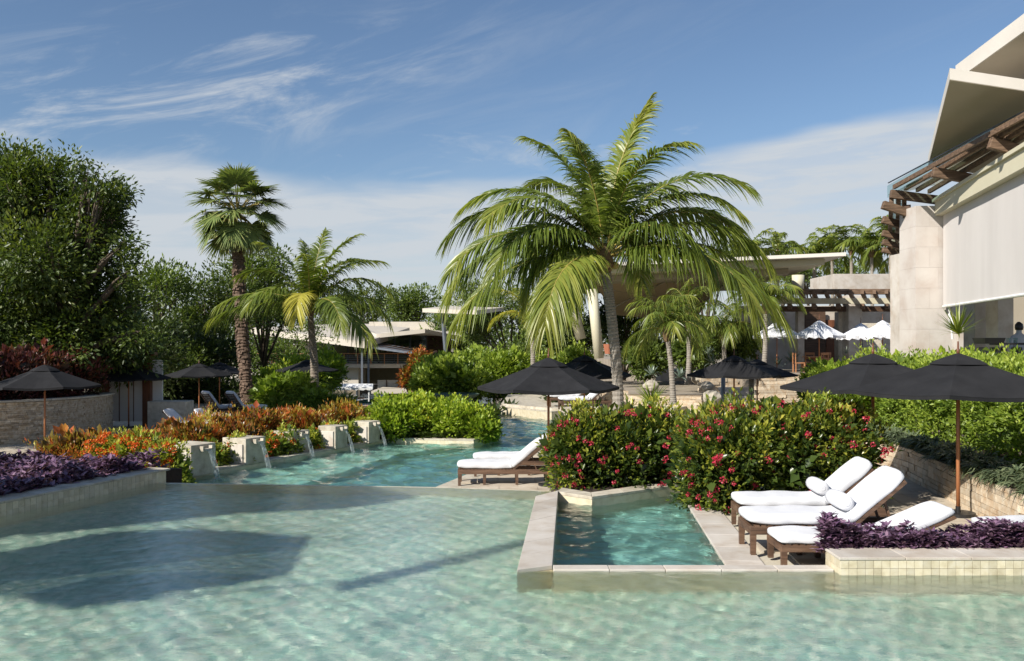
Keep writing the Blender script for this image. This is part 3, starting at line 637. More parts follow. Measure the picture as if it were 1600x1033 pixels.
# left curved wall of stacked ledge stone
pw = arc(-17.9, 30.3, 4.03, -85, 20, 22); z0 = -.6; ztop = .78
t = thing('stacked_stone_wall', 'curved low wall of stacked grey-brown ledge stone under a maroon hedge', 'stone wall', (-17.3, 30.3, z0))
m = MB(); m.prism(arc(-17.9, 30.3, 4.0, -140, 40, 26) + [(-18, 32)], z0, ztop - .05); m.build('wall_core', MORTAR, t)
sp = [(c, d, a) for c, d, a in courses(pw, z0, lambda s: ztop - .06, .062, .14, .42, .08, 1, 5)]
pieces('stone', t, sp, LEDGE, 0.07)
L = path_len(pw); n = 14
for i in range(n):
    x0, y0, a0 = path_pt(pw, L * i / n + .005); x1, y1, a1 = path_pt(pw, L * (i + 1) / n - .005); nn = lambda a, w: (math.sin(a) * w, -math.cos(a) * w)
    o0, o1, q0, q1 = nn(a0, .07), nn(a1, .07), nn(a0, -.3), nn(a1, -.3)
    m = MB(); m.prism([(x0 + o0[0], y0 + o0[1]), (x1 + o1[0], y1 + o1[1]), (x1 + q1[0], y1 + q1[1]), (x0 + q0[0], y0 + q0[1])], ztop - .055, ztop); m.build('coping_stone', TRAV, t)
# right garden wall
bw = [G2(1371, 730, .05), G2(1422, 750, .05), G2(1492, 787, .05), G2(1600, 842, .05)]; bw = [(bw[0][0] - .35, bw[0][1] + 1.2)] + bw + [(6.75, 9.5)]
bw = bw[::-1]       # travel away from camera; the left-hand side faces the deck
t = thing('stacked_stone_wall', 'warm beige stacked stone garden wall behind the right-hand lounge chairs', 'stone wall', (bw[2][0], bw[2][1], 0))
m = MB(); off = [(p[0] + .05, p[1]) for p in bw]; m.prism(off + [(p[0] + .5, p[1]) for p in off[::-1]], 0, .60); m.build('wall_core', MORTAR, t)
pieces('stone', t, courses(bw, .03, lambda s: .66, .082, .22, .62, .08, -1, 9, proud=.008, hv=.3), LEDGEW, 0.03)
g = MB(); g.prism([(p[0] + .09, p[1]) for p in bw] + [(14, 19), (14, 9.5)], 0, .56); struct('hedge_bed', g, SOIL)
# far retaining wall and steps under the white parasols
def stonewall(label, path, z0, z1, side, hc, lmin, lmax, seed, mat, wid=.4, cat='stone wall', name='stacked_stone_wall', lim=300):
    t = thing(name, label, cat, (path[0][0], path[0][1], z0)); m = MB()
    P = [Vector((p[0], p[1], 0)) for p in path]; d = (P[-1] - P[0]).normalized(); nn = Vector((-d.y, d.x, 0)) * (wid * side)
    m.prism([tuple((p + nn * .15)[:2]) for p in P] + [tuple((p + nn)[:2]) for p in P[::-1]], z0, z1 - .01); m.build('wall_core', MORTAR, t)
    pieces('stone', t, courses(path, z0, lambda s: z1, hc, lmin, lmax, .08, side, seed), mat, .04, lim); return t
stonewall('long pale stone retaining wall between black and white parasols', [(10.3, 37.2), (15.2, 37.6)], -.5, 1.22, 1, .12, .3, .9, 21, LEDGEW)
g = MB(); g.prism([(10.3, 37.6), (15.2, 38), (22, 38), (22, 46), (10.3, 46)], -.5, 1.16); struct('parasol_terrace', g, SAND)
stonewall('low stone garden wall right of the tall coconut palm trunk', [(4.9, 38.0), (8.9, 37.2)], -.5, .35, 1, .12, .3, .8, 22, LEDGEW)
stonewall('squat stone pier left of the tall coconut palm trunk', [(3.75, 36.2), (4.6, 36.2)], -.5, .62, 1, .12, .2, .5, 23, LEDGEW)
stonewall('stone block wall by the garden steps with a shaded face', [(8.6, 40.0), (10.1, 40.4)], 0.2, .95, 1, .14, .3, .7, 24, LEDGEW)
g = MB(); g.prism([(4.9, 38.3), (8.9, 37.5), (10.3, 37.8), (10.3, 52), (3.5, 52), (3.6, 38.5)], -.5, .30); struct('palm_garden_bed', g, SAND)
t = thing('garden_steps', 'pale stone steps rising between the garden wall and retaining wall', 'steps', (9.5, 37, -.5))
for i in range(7):
    m = MB(); m.box((9.65, 36.5 + i * .33, -.5 + (i + .5) * .16), (1.5, .36, .158)); m.build('step', TRAVP, t, bevel=.01)
for i, (px, py, Y, s_) in enumerate([(1112, 622, 37.0, .42), (1104, 604, 39, .3), (1096, 590, 41.5, .5), (1018, 603, 40, .35)]):
    m = MB(); rg = random.Random(i); M_ = []
    p = at(px, py, Y)
    for a in range(6):
        th = -1.3 + a * .5; M_.append([(p.x + math.cos(k * .785) * math.cos(th) * s_ * rg.uniform(.8, 1.2), p.y + math.sin(k * .785) * math.cos(th) * s_ * rg.uniform(.8, 1.2), p.z + math.sin(th) * s_ * .8) for k in range(8)])
    m.ring(M_); m.build('garden_rock', ROCK, origin=tuple(p), label=['rough limestone rock beside the pale garden steps', 'small pale rock above the low garden wall', 'upright pale rock under the black parasol edge by the agaves', 'weathered rock on the bank behind the small palm trunk'][i], cat='rock')

for o in sc.objects:
    if o.name.startswith(('pool_floor', 'small_pool_floor', 'channel_floor', 'channel_ledge', 'infinity_edge_wall', 'wall_body', 'tile')): o.cycles.is_caustics_receiver = True
    if o.name in ('pool_water', 'small_pool_water', 'channel_water'): o.cycles.is_caustics_caster = True
PILST = solid('pillar_stone', [(0.45, 0.37, 0.32), (0.54, 0.49, 0.45), (0.60, 0.56, 0.52)], 0.7, 1.1, 0.15, 50, objrand=0.04, stain=0.12)
# ------------------------------------------------------------------ parasols
def make_parasol(R0=1.5, rim=1.9, rise=.52, canopy_mat=BLACK, n=6, scallop=False, tip=.22):
    t = thing('parasol', 'x', 'parasol', (0, 0, 0))
    m = MB(); cx = [(math.cos(2 * math.pi * k / n), math.sin(2 * math.pi * k / n)) for k in range(n)]
    segs = 6; sub = 6; rings = []
    for j in range(segs + 1):
        u = .17 + (1 - .17) * j / segs; ring = []
        for k in range(n):
            a, b = cx[k], cx[(k + 1) % n]
            for q in range(sub):
                v = q / sub; sag = .045 * math.sin(math.pi * v) * u; infl = 1 - .05 * math.sin(math.pi * v) * u
                x, y = (a[0] * (1 - v) + b[0] * v) * infl * R0 * u, (a[1] * (1 - v) + b[1] * v) * infl * R0 * u
                ring.append((x, y, rim + rise * (1 - u) ** 1.06 - sag))
        rings.append(ring)
    m.ring(rings, cap=False)
    edge = rings[-1]; hem = [(x * .998, y * .998, z - (.05 if not scallop else .12 + .05 * math.sin(i * 2.1))) for i, (x, y, z) in enumerate(edge)]
    m.ring([edge, hem], cap=False)
    o = m.build('canopy', canopy_mat, t, local=True, smooth=False)
    sd = o.modifiers.new('cloth', 'SOLIDIFY'); sd.thickness = .006
    m = MB(); cap = []
    for u, z in ((.27, rise * .73), (.2, rise * .85), (.02, rise * 1.04)):
        cap.append([(a * R0 * u, b * R0 * u, rim + z + .015) for a, b in cx])
    m.ring(cap, cap=False); o2 = m.build('vent_cap', canopy_mat, o, local=True); sd = o2.modifiers.new('cloth', 'SOLIDIFY'); sd.thickness = .006
    m = MB(); m.tube([(0, 0, 0), (0, 0, rim + rise * 1.05)], .026, 12); m.build('pole', POLE, t, local=True, smooth=True)
    m = MB(); m.tube([(0, 0, rim + rise), (0, 0, rim + rise + tip * .45), (0, 0, rim + rise + tip * .5), (0, 0, rim + rise + tip)], [.02, .024, .014, .01], 8); m.build('finial', GATEW, t, local=True, smooth=True)
    for k in range(n):
        m = MB(); m.bar((cx[k][0] * .05, cx[k][1] * .05, rim + rise * .93), (cx[k][0] * R0 * .98, cx[k][1] * R0 * .98, rim - .012), .018, .022); m.build('rib', DWOOD, t, local=True)
    m = MB(); m.tube([(0, 0, rim - .12), (0, 0, rim + .0)], .05, 10); m.build('runner', DARKM, t, local=True)
    for k in range(n):
        m = MB(); m.bar((cx[k][0] * .04, cx[k][1] * .04, rim - .05), (cx[k][0] * R0 * .5, cx[k][1] * R0 * .5, rim + rise * .46), .014, .018); m.build('strut', DWOOD, t, local=True)
    m = MB(); m.tube([(0, 0, 0), (0, 0, .05), (0, 0, .06), (0, 0, .14)], [.22, .22, .034, .032], 16); m.build('base', DARKM, t, local=True)
    return t
pp = make_parasol(); GRP = 'black parasols around the pool'
def put_parasol(src, px, py_top, Y, ground, label, rz, s=1.0, group=GRP):
    t = src if not src.get('used') else copy_tree(src); src['used'] = 1
    if 'used' in t and t is not src: del t['used']
    ztop = H - (py_top - HOR) / F * Y; full = 1.9 + .52
    t.location = ((px - 800) / F * Y, Y, ground); t.rotation_euler[2] = R(rz); t.scale = (s, s, (ztop - ground) / full); t['label'] = label; t['group'] = group; return t
put_parasol(pp, 1497, 556, 12.95, .05, 'largest black parasol with orange pole in front of the clipped green hedge', 0, 1.06)
put_parasol(pp, 1364, 556, 14.5, .05, 'black parasol with pole at the right end of the pink flowering shrub', 0, 1.0)
put_parasol(pp, 857, 562, 19.0, -.5, 'black parasol shading two white loungers at the channel edge', 0, 1.0)
put_parasol(pp, 913, 557, 27.5, -.5, 'black parasol half hidden behind the tall coconut palm trunk', 10, 1.0)
put_parasol(pp, 1147, 557, 28.0, -.5, 'black parasol in front of the pale garden steps', 4, 1.0)
put_parasol(pp, 1183, 563, 33.0, -.5, 'black parasol tucked behind another before the long pale retaining wall', 25, 1.0)
put_parasol(pp, 70, 572, 25.0, -.6, 'leftmost black parasol before the curved stacked stone wall', 15, .97)
put_parasol(pp, 201, 569, 33.0, -.6, 'black parasol in front of the white gate panel', 14, .98)
put_parasol(pp, 311, 569, 39.0, -.6, 'black parasol over the spa deck beside the pale stone block', 20, .95)
put_parasol(pp, 343, 567, 43.5, -.6, 'black parasol beside the fan palm trunk, overlapped by its neighbour', 8, .98)
put_parasol(pp, 480, 563, 44.5, -.6, 'black parasol in front of the canal building under the small coconut palm', 12, 1.02)
del pp['used']
# white patterned parasols
def pattern_cloth():
    m, t, b = mat_base('printed_cloth'); n = noise_n(t, 5.0, 2, 0.5, 3.5, 1, 1, 1, 'Object')
    c = ramp(t, n.outputs['Fac'], [(0.0, (.74, .75, .78)), (0.47, (.74, .75, .78)), (0.49, (.22, .24, .30)), (0.515, (.22, .24, .30)), (0.535, (.74, .75, .78))])
    t.links.new(c, b.inputs['Base Color']); b.inputs['Roughness'].default_value = .85; return m
wp = make_parasol(1.35, 1.9, .68, pattern_cloth(), 8, True, .35)
for px, pt, Y, lab in [(1280, 507, 41.0, 'white patterned parasol above the orange teak chairs'), (1379, 507, 41.5, 'rightmost white patterned parasol next to the big stone pillar'), (1345, 511, 44.0, 'small far white patterned parasol in front of the narrow stone column'), (1214, 508, 43.0, 'white patterned parasol partly behind coconut fronds')]:
    t = put_parasol(wp, px, pt, Y, 1.1, lab, 10, .88, 'white patterned parasols on the terrace')
del wp['used']

# ------------------------------------------------------------------ loungers (foot at -x, head at +x)
def make_lounger(back_deg=38, bolster=True, hgt=.32, L=1.9, hinge=.60):
    t = thing('sun_lounger', 'x', 'sun lounger', (0, 0, 0)); W = .60; hx = -L / 2 + L * hinge
    m = MB()
    for s in (-1, 1): m.box((0, s * (W / 2 - .025), hgt - .045), (L, .05, .09))
    for x in (-L / 2 + .02, L / 2 - .02): m.box((x, 0, hgt - .046), (.045, W - .11, .085))
    m.build('side_frame', DWOOD, t, local=True, bevel=.004)
    for x in (-L / 2 + .035, -L / 2 + .55, hx + .08, L / 2 - .06):
        for s in (-1, 1):
            m = MB(); m.box((x, s * (W / 2 - .032), (hgt - .05) / 2), (.055, .055, hgt - .05), taper=1.15); m.build('leg', DWOOD, t, local=True)
    for i in range(15):
        m = MB(); m.box((-L / 2 + .08 + i * (L * hinge - .12) / 14, 0, hgt + .004), (.045, W - .02, .018)); m.build('slat', DWOOD, t, local=True)
    a = R(back_deg); bl = L * (1 - hinge) + .02; C = Vector((hx, 0, hgt)); dv = Vector((math.cos(a), 0, math.sin(a))); nv = Vector((-math.sin(a), 0, math.cos(a)))
    m = MB()
    for s in (-1, 1): m.bar(C + Vector((0, s * (W / 2 - .03), 0)), C + dv * bl + Vector((0, s * (W / 2 - .03), 0)), .045, .04)
    b = m.build('back_frame', DWOOD, t, local=True)
    for i in range(9):
        m = MB(); c = C + dv * (.05 + i * (bl - .1) / 8); m.box(c, (.05, W - .08, .016), M=Matrix((dv, Vector((0, 1, 0)), nv)).transposed()); m.build('back_slat', WOVEN, b, local=True)
    m = MB(); q = C + dv * bl * .62
    for s in (-1, 1): m.bar(q + Vector((0, s * .2, 0)), (q.x + .12, s * .2, hgt - .05), .03, .025)
    m.build('back_prop', DWOOD, t, local=True)
    # mattress: rounded rings swept over the seat and up the back
    th = .13; path = []; ns = 14
    for i in range(ns + 1): path.append((-L / 2 - .03 + (hx + L / 2 + .03 - .06) * i / ns, hgt + .015, 0.0))
    for i in range(1, 5): u = i / 5; path.append((hx - .06 + .1 * u, hgt + .015 + .03 * u * u, a * u))
    for i in range(0, 11): u = i / 10 * (bl + .03) + .03; p = C + dv * u; path.append((p.x, p.z + .012, a))
    rg = random.Random(int(back_deg)); rings = []; K = 20; N = len(path)
    for i, (x, z, ang) in enumerate(path):
        e = min(i, N - 1 - i); sh = (0.55, .86, .97, 1.0)[min(e, 3)]; bulge = 1 + .02 * math.sin(i * 1.7)
        w = W * .5 * (1.02 if 2 < e else .985) * (1 if e else .95); r_ = []
        for k in range(K):
            tt = 2 * math.pi * k / K; cs, sn = math.cos(tt), math.sin(tt); p = .34
            yy = math.copysign(abs(cs) ** p, cs) * w * bulge; zz = math.copysign(abs(sn) ** p, sn) * th / 2 * sh
            wr = .010 * mnoise.noise(Vector((x * 6, yy * 7, zz * 12 + back_deg))) + .004 * mnoise.noise(Vector((x * 25, yy * 9, back_deg)))
            lx = -math.sin(ang) * (zz + th / 2); lz = math.cos(ang) * (zz + th / 2)
            r_.append((x + lx + wr, yy + wr, z + lz + wr * 1.5))
        rings.append(r_)
    m = MB(); m.ring(rings); o = m.build('mattress', TOWEL, t, local=True, smooth=True)
    sb = o.modifiers.new('soft', 'SUBSURF'); sb.levels = 1; sb.render_levels = 1
    if bolster:
        c = C + dv * .13 + nv * (th + .10); pts = [c + Vector((0, y, 0)) for y in (-.25, -.235, -.12, 0, .12, .235, .25)]
        m = MB(); m.tube(pts, [.05, .088, .095, .097, .095, .088, .05], 14); o = m.build('bolster', TOWEL, t, local=True, smooth=True)
        for s in (-1, 1):
            m = MB(); m.tube([c + Vector((0, s * .249, 0)), c + Vector((0, s * .256, 0))], [.04, .03], 12); m.build('rolled_end', TOWEL, o, local=True)
    return t
def setl(t, x, y, z, rz, label, grp, s=(1, 1, 1)):
    t.location = (x, y, z); t.rotation_euler = (0, 0, R(rz)); t.scale = s; t['label'] = label; t['group'] = grp; return t
GR = 'white loungers on the right-hand sun deck'
lg = make_lounger(41)
p = G(1152, 831, .05)
setl(lg, 3.95, 12.0, .055, -2, 'farthest white lounger with bolster, against the pink flowering shrub', GR)
setl(copy_tree(lg), 3.80, 10.80, .055, -1, 'white lounger with raised back and bolster between two other loungers', GR, (1.05, 1.05, 1.04))
lg2 = make_lounger(30, False)
setl(lg2, 3.97, 10.14, .055, 0, 'nearest white lounger, its middle hidden behind purple plants', GR, (1.06, .95, .80))
lg4 = make_lounger(9, False); setl(lg4, 6.35, 10.3, .055, 2, 'white lounger of which only the rounded top shows over purple plants', GR, (1, 1, 1.0))
GR = 'white loungers under the channel-side parasol'
lm = make_lounger(38, False)
setl(lm, -.18, 19.35, -.5, 1, 'white lounger with dark legs at the channel edge beside the large pool', GR, (1.03, 1.05, 1.08))
setl(copy_tree(lm), .10, 20.7, -.5, 2, 'farther white lounger behind the one at the channel edge', GR, (1.03, 1.05, 1.08))
GR = 'white loungers at the far end of the channel'
for px, py, lab, Y in [(893, 632, 'left white lounger of the far pair beyond the channel', 37.5), (913, 635, 'right white lounger of the far pair beside the coconut palm', 35.5)]:
    c = at(px, py, Y); setl(copy_tree(lm), c.x, Y, -.12, 8, lab, GR, (1.05, 1.15, 1.15))
GR = 'white loungers on the shaded left terrace'
ls = make_lounger(50, False)
for px, Y, rz, lab in [(343, 37.5, 228, 'dark-backed white lounger seen from behind near the orange pole'), (381, 37.5, 228, 'dark-backed white lounger seen from behind beside the fan palm trunk'), (290, 31.5, 176, 'white lounger almost hidden behind the croton hedge by the pale stone block'), (337, 31.5, 176, 'white lounger of which a strip shows over the croton hedge below the orange pole')]:
    s_ = ls if px == 343 else copy_tree(ls); setl(s_, (px - 800) / F * Y, Y, -.6, rz, lab, GR, (1, 1.1, 1.12 if Y > 35 else .8))

# ------------------------------------------------------------------ gate, pale block
t = thing('garden_gate', 'white gate panel between red-brown timber posts with a long top beam', 'gate', at(200, 650, 33.5)); Yg = 33.5
xa, xb = at(164, 0, Yg).x, at(231, 0, Yg).x; ztp = at(0, 558, Yg).z
for x in (xa, xb):
    m = MB(); m.box((x, Yg, (ztp - .6) / 2), (.30, .3, ztp + .6)); m.build('post', GATEW, t, bevel=.01)
m = MB(); m.box(((xa - 6 + xb) / 2, Yg + .02, ztp + .09), (xb - xa + 6.6, .34, .18)); m.build('top_beam', GATEW, t)
m = MB(); m.box(((xa + xb) / 2, Yg + .05, (ztp - .62) / 2 + .1), (xb - xa - .32, .06, ztp + .4)); m.build('door_panel', PANEL, t)
for x in (xa - .35, xb + .33):
    m = MB(); m.box((x, Yg + .1, (ztp - .62) / 2), (.38, .06, ztp + .4)); m.build('side_panel', PANEL, t)
for i in range(2):
    m = MB(); m.box((xa + (xb - xa) * (i + 1) / 3, Yg + .01, (ztp - .62) / 2 + .1), (.025, .03, ztp + .4)); m.build('panel_joint', GATEW, t)
m = MB(); p0, p1 = at(237, 660, 33), at(297, 660, 33); m.box(((p0.x + p1.x) / 2, 33, -.1), (p1.x - p0.x, .8, 1.0)); m.build('travertine_block', TRAV, origin=((p0.x + p1.x) / 2, 33, -.6), bevel=.02, label='long pale travertine block right of the white gate', cat='stone block')

# ------------------------------------------------------------------ right-hand building with pergola, screen and folded roof
def P3(px, py, z): return G(px, py, z)
bd = thing('stone_pavilion', 'tall stone pavilion with folded pale roof, timber brackets and a lowered sun screen', 'building', (13, 22, .7))
def colbox(px0, px1, Y, z0, z1, dep, name='pillar', mat=TRAVP, ytop=None, par=None):
    a, b = (px0 - 800) / F * Y, (px1 - 800) / F * Y; m = MB(); m.box(((a + b) / 2, Y + dep / 2, (z0 + z1) / 2), (b - a, dep, z1 - z0)); return m.build(name, mat, par or bd, bevel=.015)
# pillar made of stone blocks
ztop = at(0, 322, 24).z
xa, xb = at(1430, 0, 24).x, at(1486, 0, 24).x
colbox(1430, 1486, 24.03, .7, ztop - .02, .9, 'pillar_core', GROUT)
pil = thing('x', 'x', 'x')if False else None
for i in range(10):
    h = (ztop - .7) / 10; sp_ = xa + (xb - xa) * (.38 if i % 2 else .62)
    for u0, u1 in ((xa - .01, sp_), (sp_, xb + .01)):
        m = MB(); m.box(((u0 + u1) / 2, 24.45, .7 + h * (i + .5)), (u1 - u0 - .003, 1.0, h - .003)); m.build('pillar_block', PILST, bd)
colbox(1406, 1424, 31, .7, at(0, 396, 31).z, .8)
for i, (a, b, Y) in enumerate([(1495, 1507, 27.0), (1522, 1553, 22.5), (1556, 1586, 19.5)]): pass
colbox(1496, 1506, 28.5, .7, 3.9, .5); colbox(1507, 1522, 28.8, .7, 3.9, .5, mat=TRAV)
colbox(1523, 1546, 25.0, .7, 3.9, .6); colbox(1548, 1558, 25.6, .7, 3.9, .5, 'jamb', TRAV)
colbox(1559, 1584, 23.2, .7, 3.9, .6)
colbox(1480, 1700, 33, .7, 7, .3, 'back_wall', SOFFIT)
# beam over the screen: lies along the line from (1463,345) to the near right
Yn = 13.0
def onwall(Y, off=0.0): return 11.43 + .214 * (Y - 24) + off
m = MB(); zb0, zb1 = 5.93, 6.35
for a, b, z0, z1, o in ((23.95, 10, zb0, zb1, -.0), (23.97, 10, zb1 - .06, zb1 + .02, -.07)):
    m.prism([(onwall(a, o - .12), a), (onwall(b, o - .12), b), (onwall(b, .25), b), (onwall(a, .25), a)], z0 + (0.001 if o else 0), z1 + (.004 if o else 0))
m.build('screen_beam', CREAM, bd)
m = MB(); seg = 30; top = []; 
V = []
for j in range(9):
    row = []
    for i in range(seg + 1):
        Y = 23.85 - i * (23.85 - 11) / seg; z = 3.50 + (5.98 - 3.50) * j / 8
        row.append((onwall(Y, .08) + .03 * mnoise.noise(Vector((Y * 1.6 + z * .15, z * .12, 0))) * (1 - j / 9), Y, z))
    V.append(row)
m.ring(V, closed=False, cap=False); m.build('sun_screen', SCREEN, bd, smooth=True)
m = MB(); m.tube([(onwall(23.85, .08), 23.85, 3.5), (onwall(11, .08), 11, 3.5)], .035, 8); m.build('screen_bar', WHITEP, bd)
m = MB(); m.tube([(onwall(23.6, .1), 23.5, 3.5), (onwall(23.6, .12), 23.4, 3.2), (onwall(23.6, .16), 23.3, 2.9)], .02, 6); m.tube([at(1483, 490, 22.8), at(1484, 505, 22.8), at(1487, 518, 22.8), at(1488, 530, 22.8)], .025, 6); m.build('downpipe', WHITEP, bd)
# timber brackets over the screen with purlins and glass
zt = 6.42
tipA, tipB = G(1391, 303, 6.62), G(1546, 223, 6.62); ftA, ftB = G(1452, 324, 6.40), G(1610, 250, 6.40)
tdir = (tipB - tipA) / 2.0; fdir = Vector((-.214, -1, 0)) * 3.1
def tipat(i): return tipA + tdir * i
def footat(i): q = Vector((onwall(24.4 - 3.1 * i, .25), 24.4 - 3.1 * i, 6.40)); return q
for i in range(6):
    m = MB(); m.bar(footat(i), tipat(i), .16, .23); m.build('bracket', BWOOD, bd, bevel=.012)
for k, u in enumerate((.93, .72, .50, .28)):
    a, b = tipat(-.1).lerp(footat(-.1), 1 - u), tipat(6).lerp(footat(6), 1 - u); up = Vector((0, 0, .20))
    for i in range(6):
        p0, p1 = tipat(i).lerp(footat(i), 1 - u) + up, tipat(i + .985).lerp(footat(i + .985), 1 - u) + up
        m = MB(); m.bar(p0, p1, .075, .11); m.build('purlin', BWOOD, bd)
ga, gb = G(1388, 293, 6.97), G(1600, 184, 6.97); gd = (gb - ga) / 2.35
for i in range(6):
    p0, p1 = ga + gd * (i - .02), ga + gd * (i + .97); q0, q1 = footat(i - .02) + Vector((.2, 0, .55)), footat(i + .97) + Vector((.2, 0, .55))
    m = MB(); m.slab([p0 + Vector((0, 0, -.2)), p1 + Vector((0, 0, -.2)), q1, q0], .02); m.build('glass_canopy', GLASS, bd)
    m = MB(); m.bar((p0 + p1) / 2 * 0 + p0 + Vector((0, 0, -.11)), p1 + Vector((0, 0, -.05)), .015, .34); m.build('glass_upstand', GLASS, bd)
    m = MB(); m.box(p0.lerp(q0, .12) + Vector((0, 0, -.2)), (.14, .14, .18)); m.build('clamp', DARKM, bd)
m = MB(); m.bar(ga + Vector((0, 0, .13)), ga + gd * 6 + Vector((0, 0, .13)), .03, .025); m.build('glass_edge_rail', DARKM, bd)
# brackets on the receding side
for k, (py, Y) in enumerate([(320, 24.6), (343, 27.2), (364, 29.6), (378, 31.8), (390, 34.0)]):
    a = at(1379, py, Y); b = at(1422, py + 14 - k, Y); m = MB(); m.bar(a, b + (b - a) * .1, .16, .22 if k < 2 else .2); m.build('bracket', BWOOD, bd, bevel=.012)
for px0, px1 in ((1393, 1389), (1404, 1401), (1413, 1411)):
    m = MB(); m.bar(at(px0, 318, 24.6) + Vector((0, 0, .1)), at(px1, 392, 34.5) + Vector((0, 0, .1)), .12, .16); m.build('purlin', BWOOD, bd)
m = MB(); m.slab([at(1390, 304, 25.2), at(1387, 384, 35), at(1416, 384, 35), at(1416, 304, 25.2)], .02); m.build('glass_canopy', GLASS, bd)
m = MB(); m.bar(at(1417, 330, 24.6), at(1419, 405, 34.5), .2, .35); m.build('edge_beam', DWOOD, bd)
# folded roofs
r1 = [P3(1450, 258, 7.3), P3(1484, 124, 7.7), P3(1610, 143, 7.45), Vector((18, 17.5, 6.25)), Vector((18, 24.5, 6.25))]
m = MB(); m.slab([Vector((p.x, p.y, p.z + .22)) for p in r1], .22); m.build('lower_roof', ROOFW, bd)
ins = []
cxy = sum((p for p in r1), Vector()) / len(r1)
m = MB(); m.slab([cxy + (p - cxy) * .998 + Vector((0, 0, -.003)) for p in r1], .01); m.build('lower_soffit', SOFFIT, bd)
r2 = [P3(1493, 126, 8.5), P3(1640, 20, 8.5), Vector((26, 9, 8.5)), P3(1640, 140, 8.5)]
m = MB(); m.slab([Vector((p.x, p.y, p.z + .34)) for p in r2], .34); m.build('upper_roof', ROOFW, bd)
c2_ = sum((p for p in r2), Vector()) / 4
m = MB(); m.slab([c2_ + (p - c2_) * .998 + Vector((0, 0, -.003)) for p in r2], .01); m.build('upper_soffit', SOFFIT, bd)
# grill cart and standing waiter on the pavilion terrace
t = thing('grill_table', 'dark metal serving table with glasses above the clipped hedge', 'table', at(1560, 545, 21)); c = at(1545, 536, 21)
m = MB(); m.box((c.x, 21, c.z + .05), (.42, .5, .14), taper=1.15); m.build('tray', DARKM, t)
m = MB(); m.box((c.x + .42, 21, c.z - .02), (.55, .5, .05)); m.build('table_top', DARKM, t)
for dx in (-.15, .15, .3, .65):
    m = MB(); m.box((c.x + dx, 21, (c.z + .7) / 2 - .1), (.04, .4, c.z - .7)); m.build('leg', DARKM, t)
for i in range(6):
    m = MB(); m.tube([(c.x + .22 + i * .08, 20.9 + .05 * (i % 2), c.z + .005), (c.x + .22 + i * .08, 20.9 + .05 * (i % 2), c.z + .12)], [.018, .03], 8); m.build('glass_tumbler', GLASS, t)

# ------------------------------------------------------------------ terrace building, middle right
tb = thing('terrace_building', 'low stone restaurant building with wide cantilevered pale roof and dark pergola', 'building', (12, 50, .7))
z_ = 6.0; Yf = F * (z_ - H) / (HOR - 414)
m = MB(); roof = [Vector(((866 - 800) / F * 44, 44, z_ + .35)), Vector(((1322 - 800) / F * 40.5, 40.5, z_ + .62)), Vector((15.2, 55, z_ + .35)), Vector((2.4, 60, z_ + .35))]
m.slab(roof, .16); m.build('roof', ROOFW, tb)
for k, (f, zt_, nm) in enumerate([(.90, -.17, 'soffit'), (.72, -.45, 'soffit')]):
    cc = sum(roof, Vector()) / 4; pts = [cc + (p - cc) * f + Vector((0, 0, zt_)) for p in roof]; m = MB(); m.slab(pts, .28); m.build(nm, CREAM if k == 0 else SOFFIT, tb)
pts0 = [sum(roof, Vector()) / 4 + (p - sum(roof, Vector()) / 4) * .72 + Vector((0, 0, -.75)) for p in roof]
for i in range(7):
    u = (i + .3) / 7; a = pts0[0].lerp(pts0[1], u); b = pts0[3].lerp(pts0[2], min(1, u + .12)); m = MB(); m.bar(a, b, .08, .06); m.build('soffit_rib', CREAM, tb)
# sloping tan soffit wall seen behind the tall palm
m = MB(); m.add([at(925, 436, 47), at(1125, 432, 47), at(1085, 505, 54), at(960, 492, 54), at(925, 430, 54), at(1125, 426, 54)], [(0, 1, 2, 3), (3, 2, 5, 4), (0, 4, 5, 1)])
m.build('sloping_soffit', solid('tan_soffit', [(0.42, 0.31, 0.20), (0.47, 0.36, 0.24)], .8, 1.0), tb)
for a, b in (((935, 450), (1060, 470)), ((960, 480), (1040, 440)), ((1060, 498), (1110, 440))):
    m = MB(); m.bar(at(*a, 46.9 + (a[1] - 436) * .1), at(*b, 46.9 + (b[1] - 436) * .1), .06, .05); m.build('soffit_rib', SOFFIT, tb)
m = MB(); m.tube([at(890, 462, 46), at(908, 530, 46)], .27, 12); m.build('slanted_column', CREAM, tb, smooth=True)
m = MB(); m.tube([at(925, 452, 44), at(936, 560, 44)], [.26, .24], 12); m.build('slanted_column', CREAM, tb, smooth=True)
m = MB(); m.tube([at(1247, 455, 50), at(1247, 430, 50)], [.3, .34], 12); m.build('roof_stub', CREAM, tb, smooth=True)
# pergola
for (py0_, py1_, Y, mt, nm, dep) in [(452, 459, 44.5, BWOOD, 'pergola_beam', .5), (466, 474, 46, CREAM, 'cream_beam', .3), (479, 486, 47, DWOOD, 'pergola_beam', .3)]:
    a, b = at(1180, py0_, Y), at(1410, py1_ + 1, Y); m = MB(); m.box(((a.x + b.x) / 2, Y, (a.z + b.z) / 2), (b.x - a.x, dep, a.z - b.z)); m.build(nm, mt, tb)
for i in range(12):
    px = 1195 + i * 19; m = MB(); m.bar(at(px, 456, 44), at(px + 6, 470, 48), .16, .2); m.build('rafter', BWOOD, tb)
    if i % 2 == 0: m = MB(); m.bar(at(px, 478, 45.5), at(px + 5, 484, 49), .2, .24); m.build('rafter', BWOOD, tb)
colbox(1326, 1347, 46.5, .7, at(0, 461, 46.5).z, .9, 'column', TRAVP, par=tb)
colbox(1310, 1324, 48.5, .7, at(0, 478, 48.5).z, .6, 'column', TRAV, par=tb)
colbox(1247, 1257, 47, .7, at(0, 486, 47).z, .5, 'column', TRAVP, par=tb)
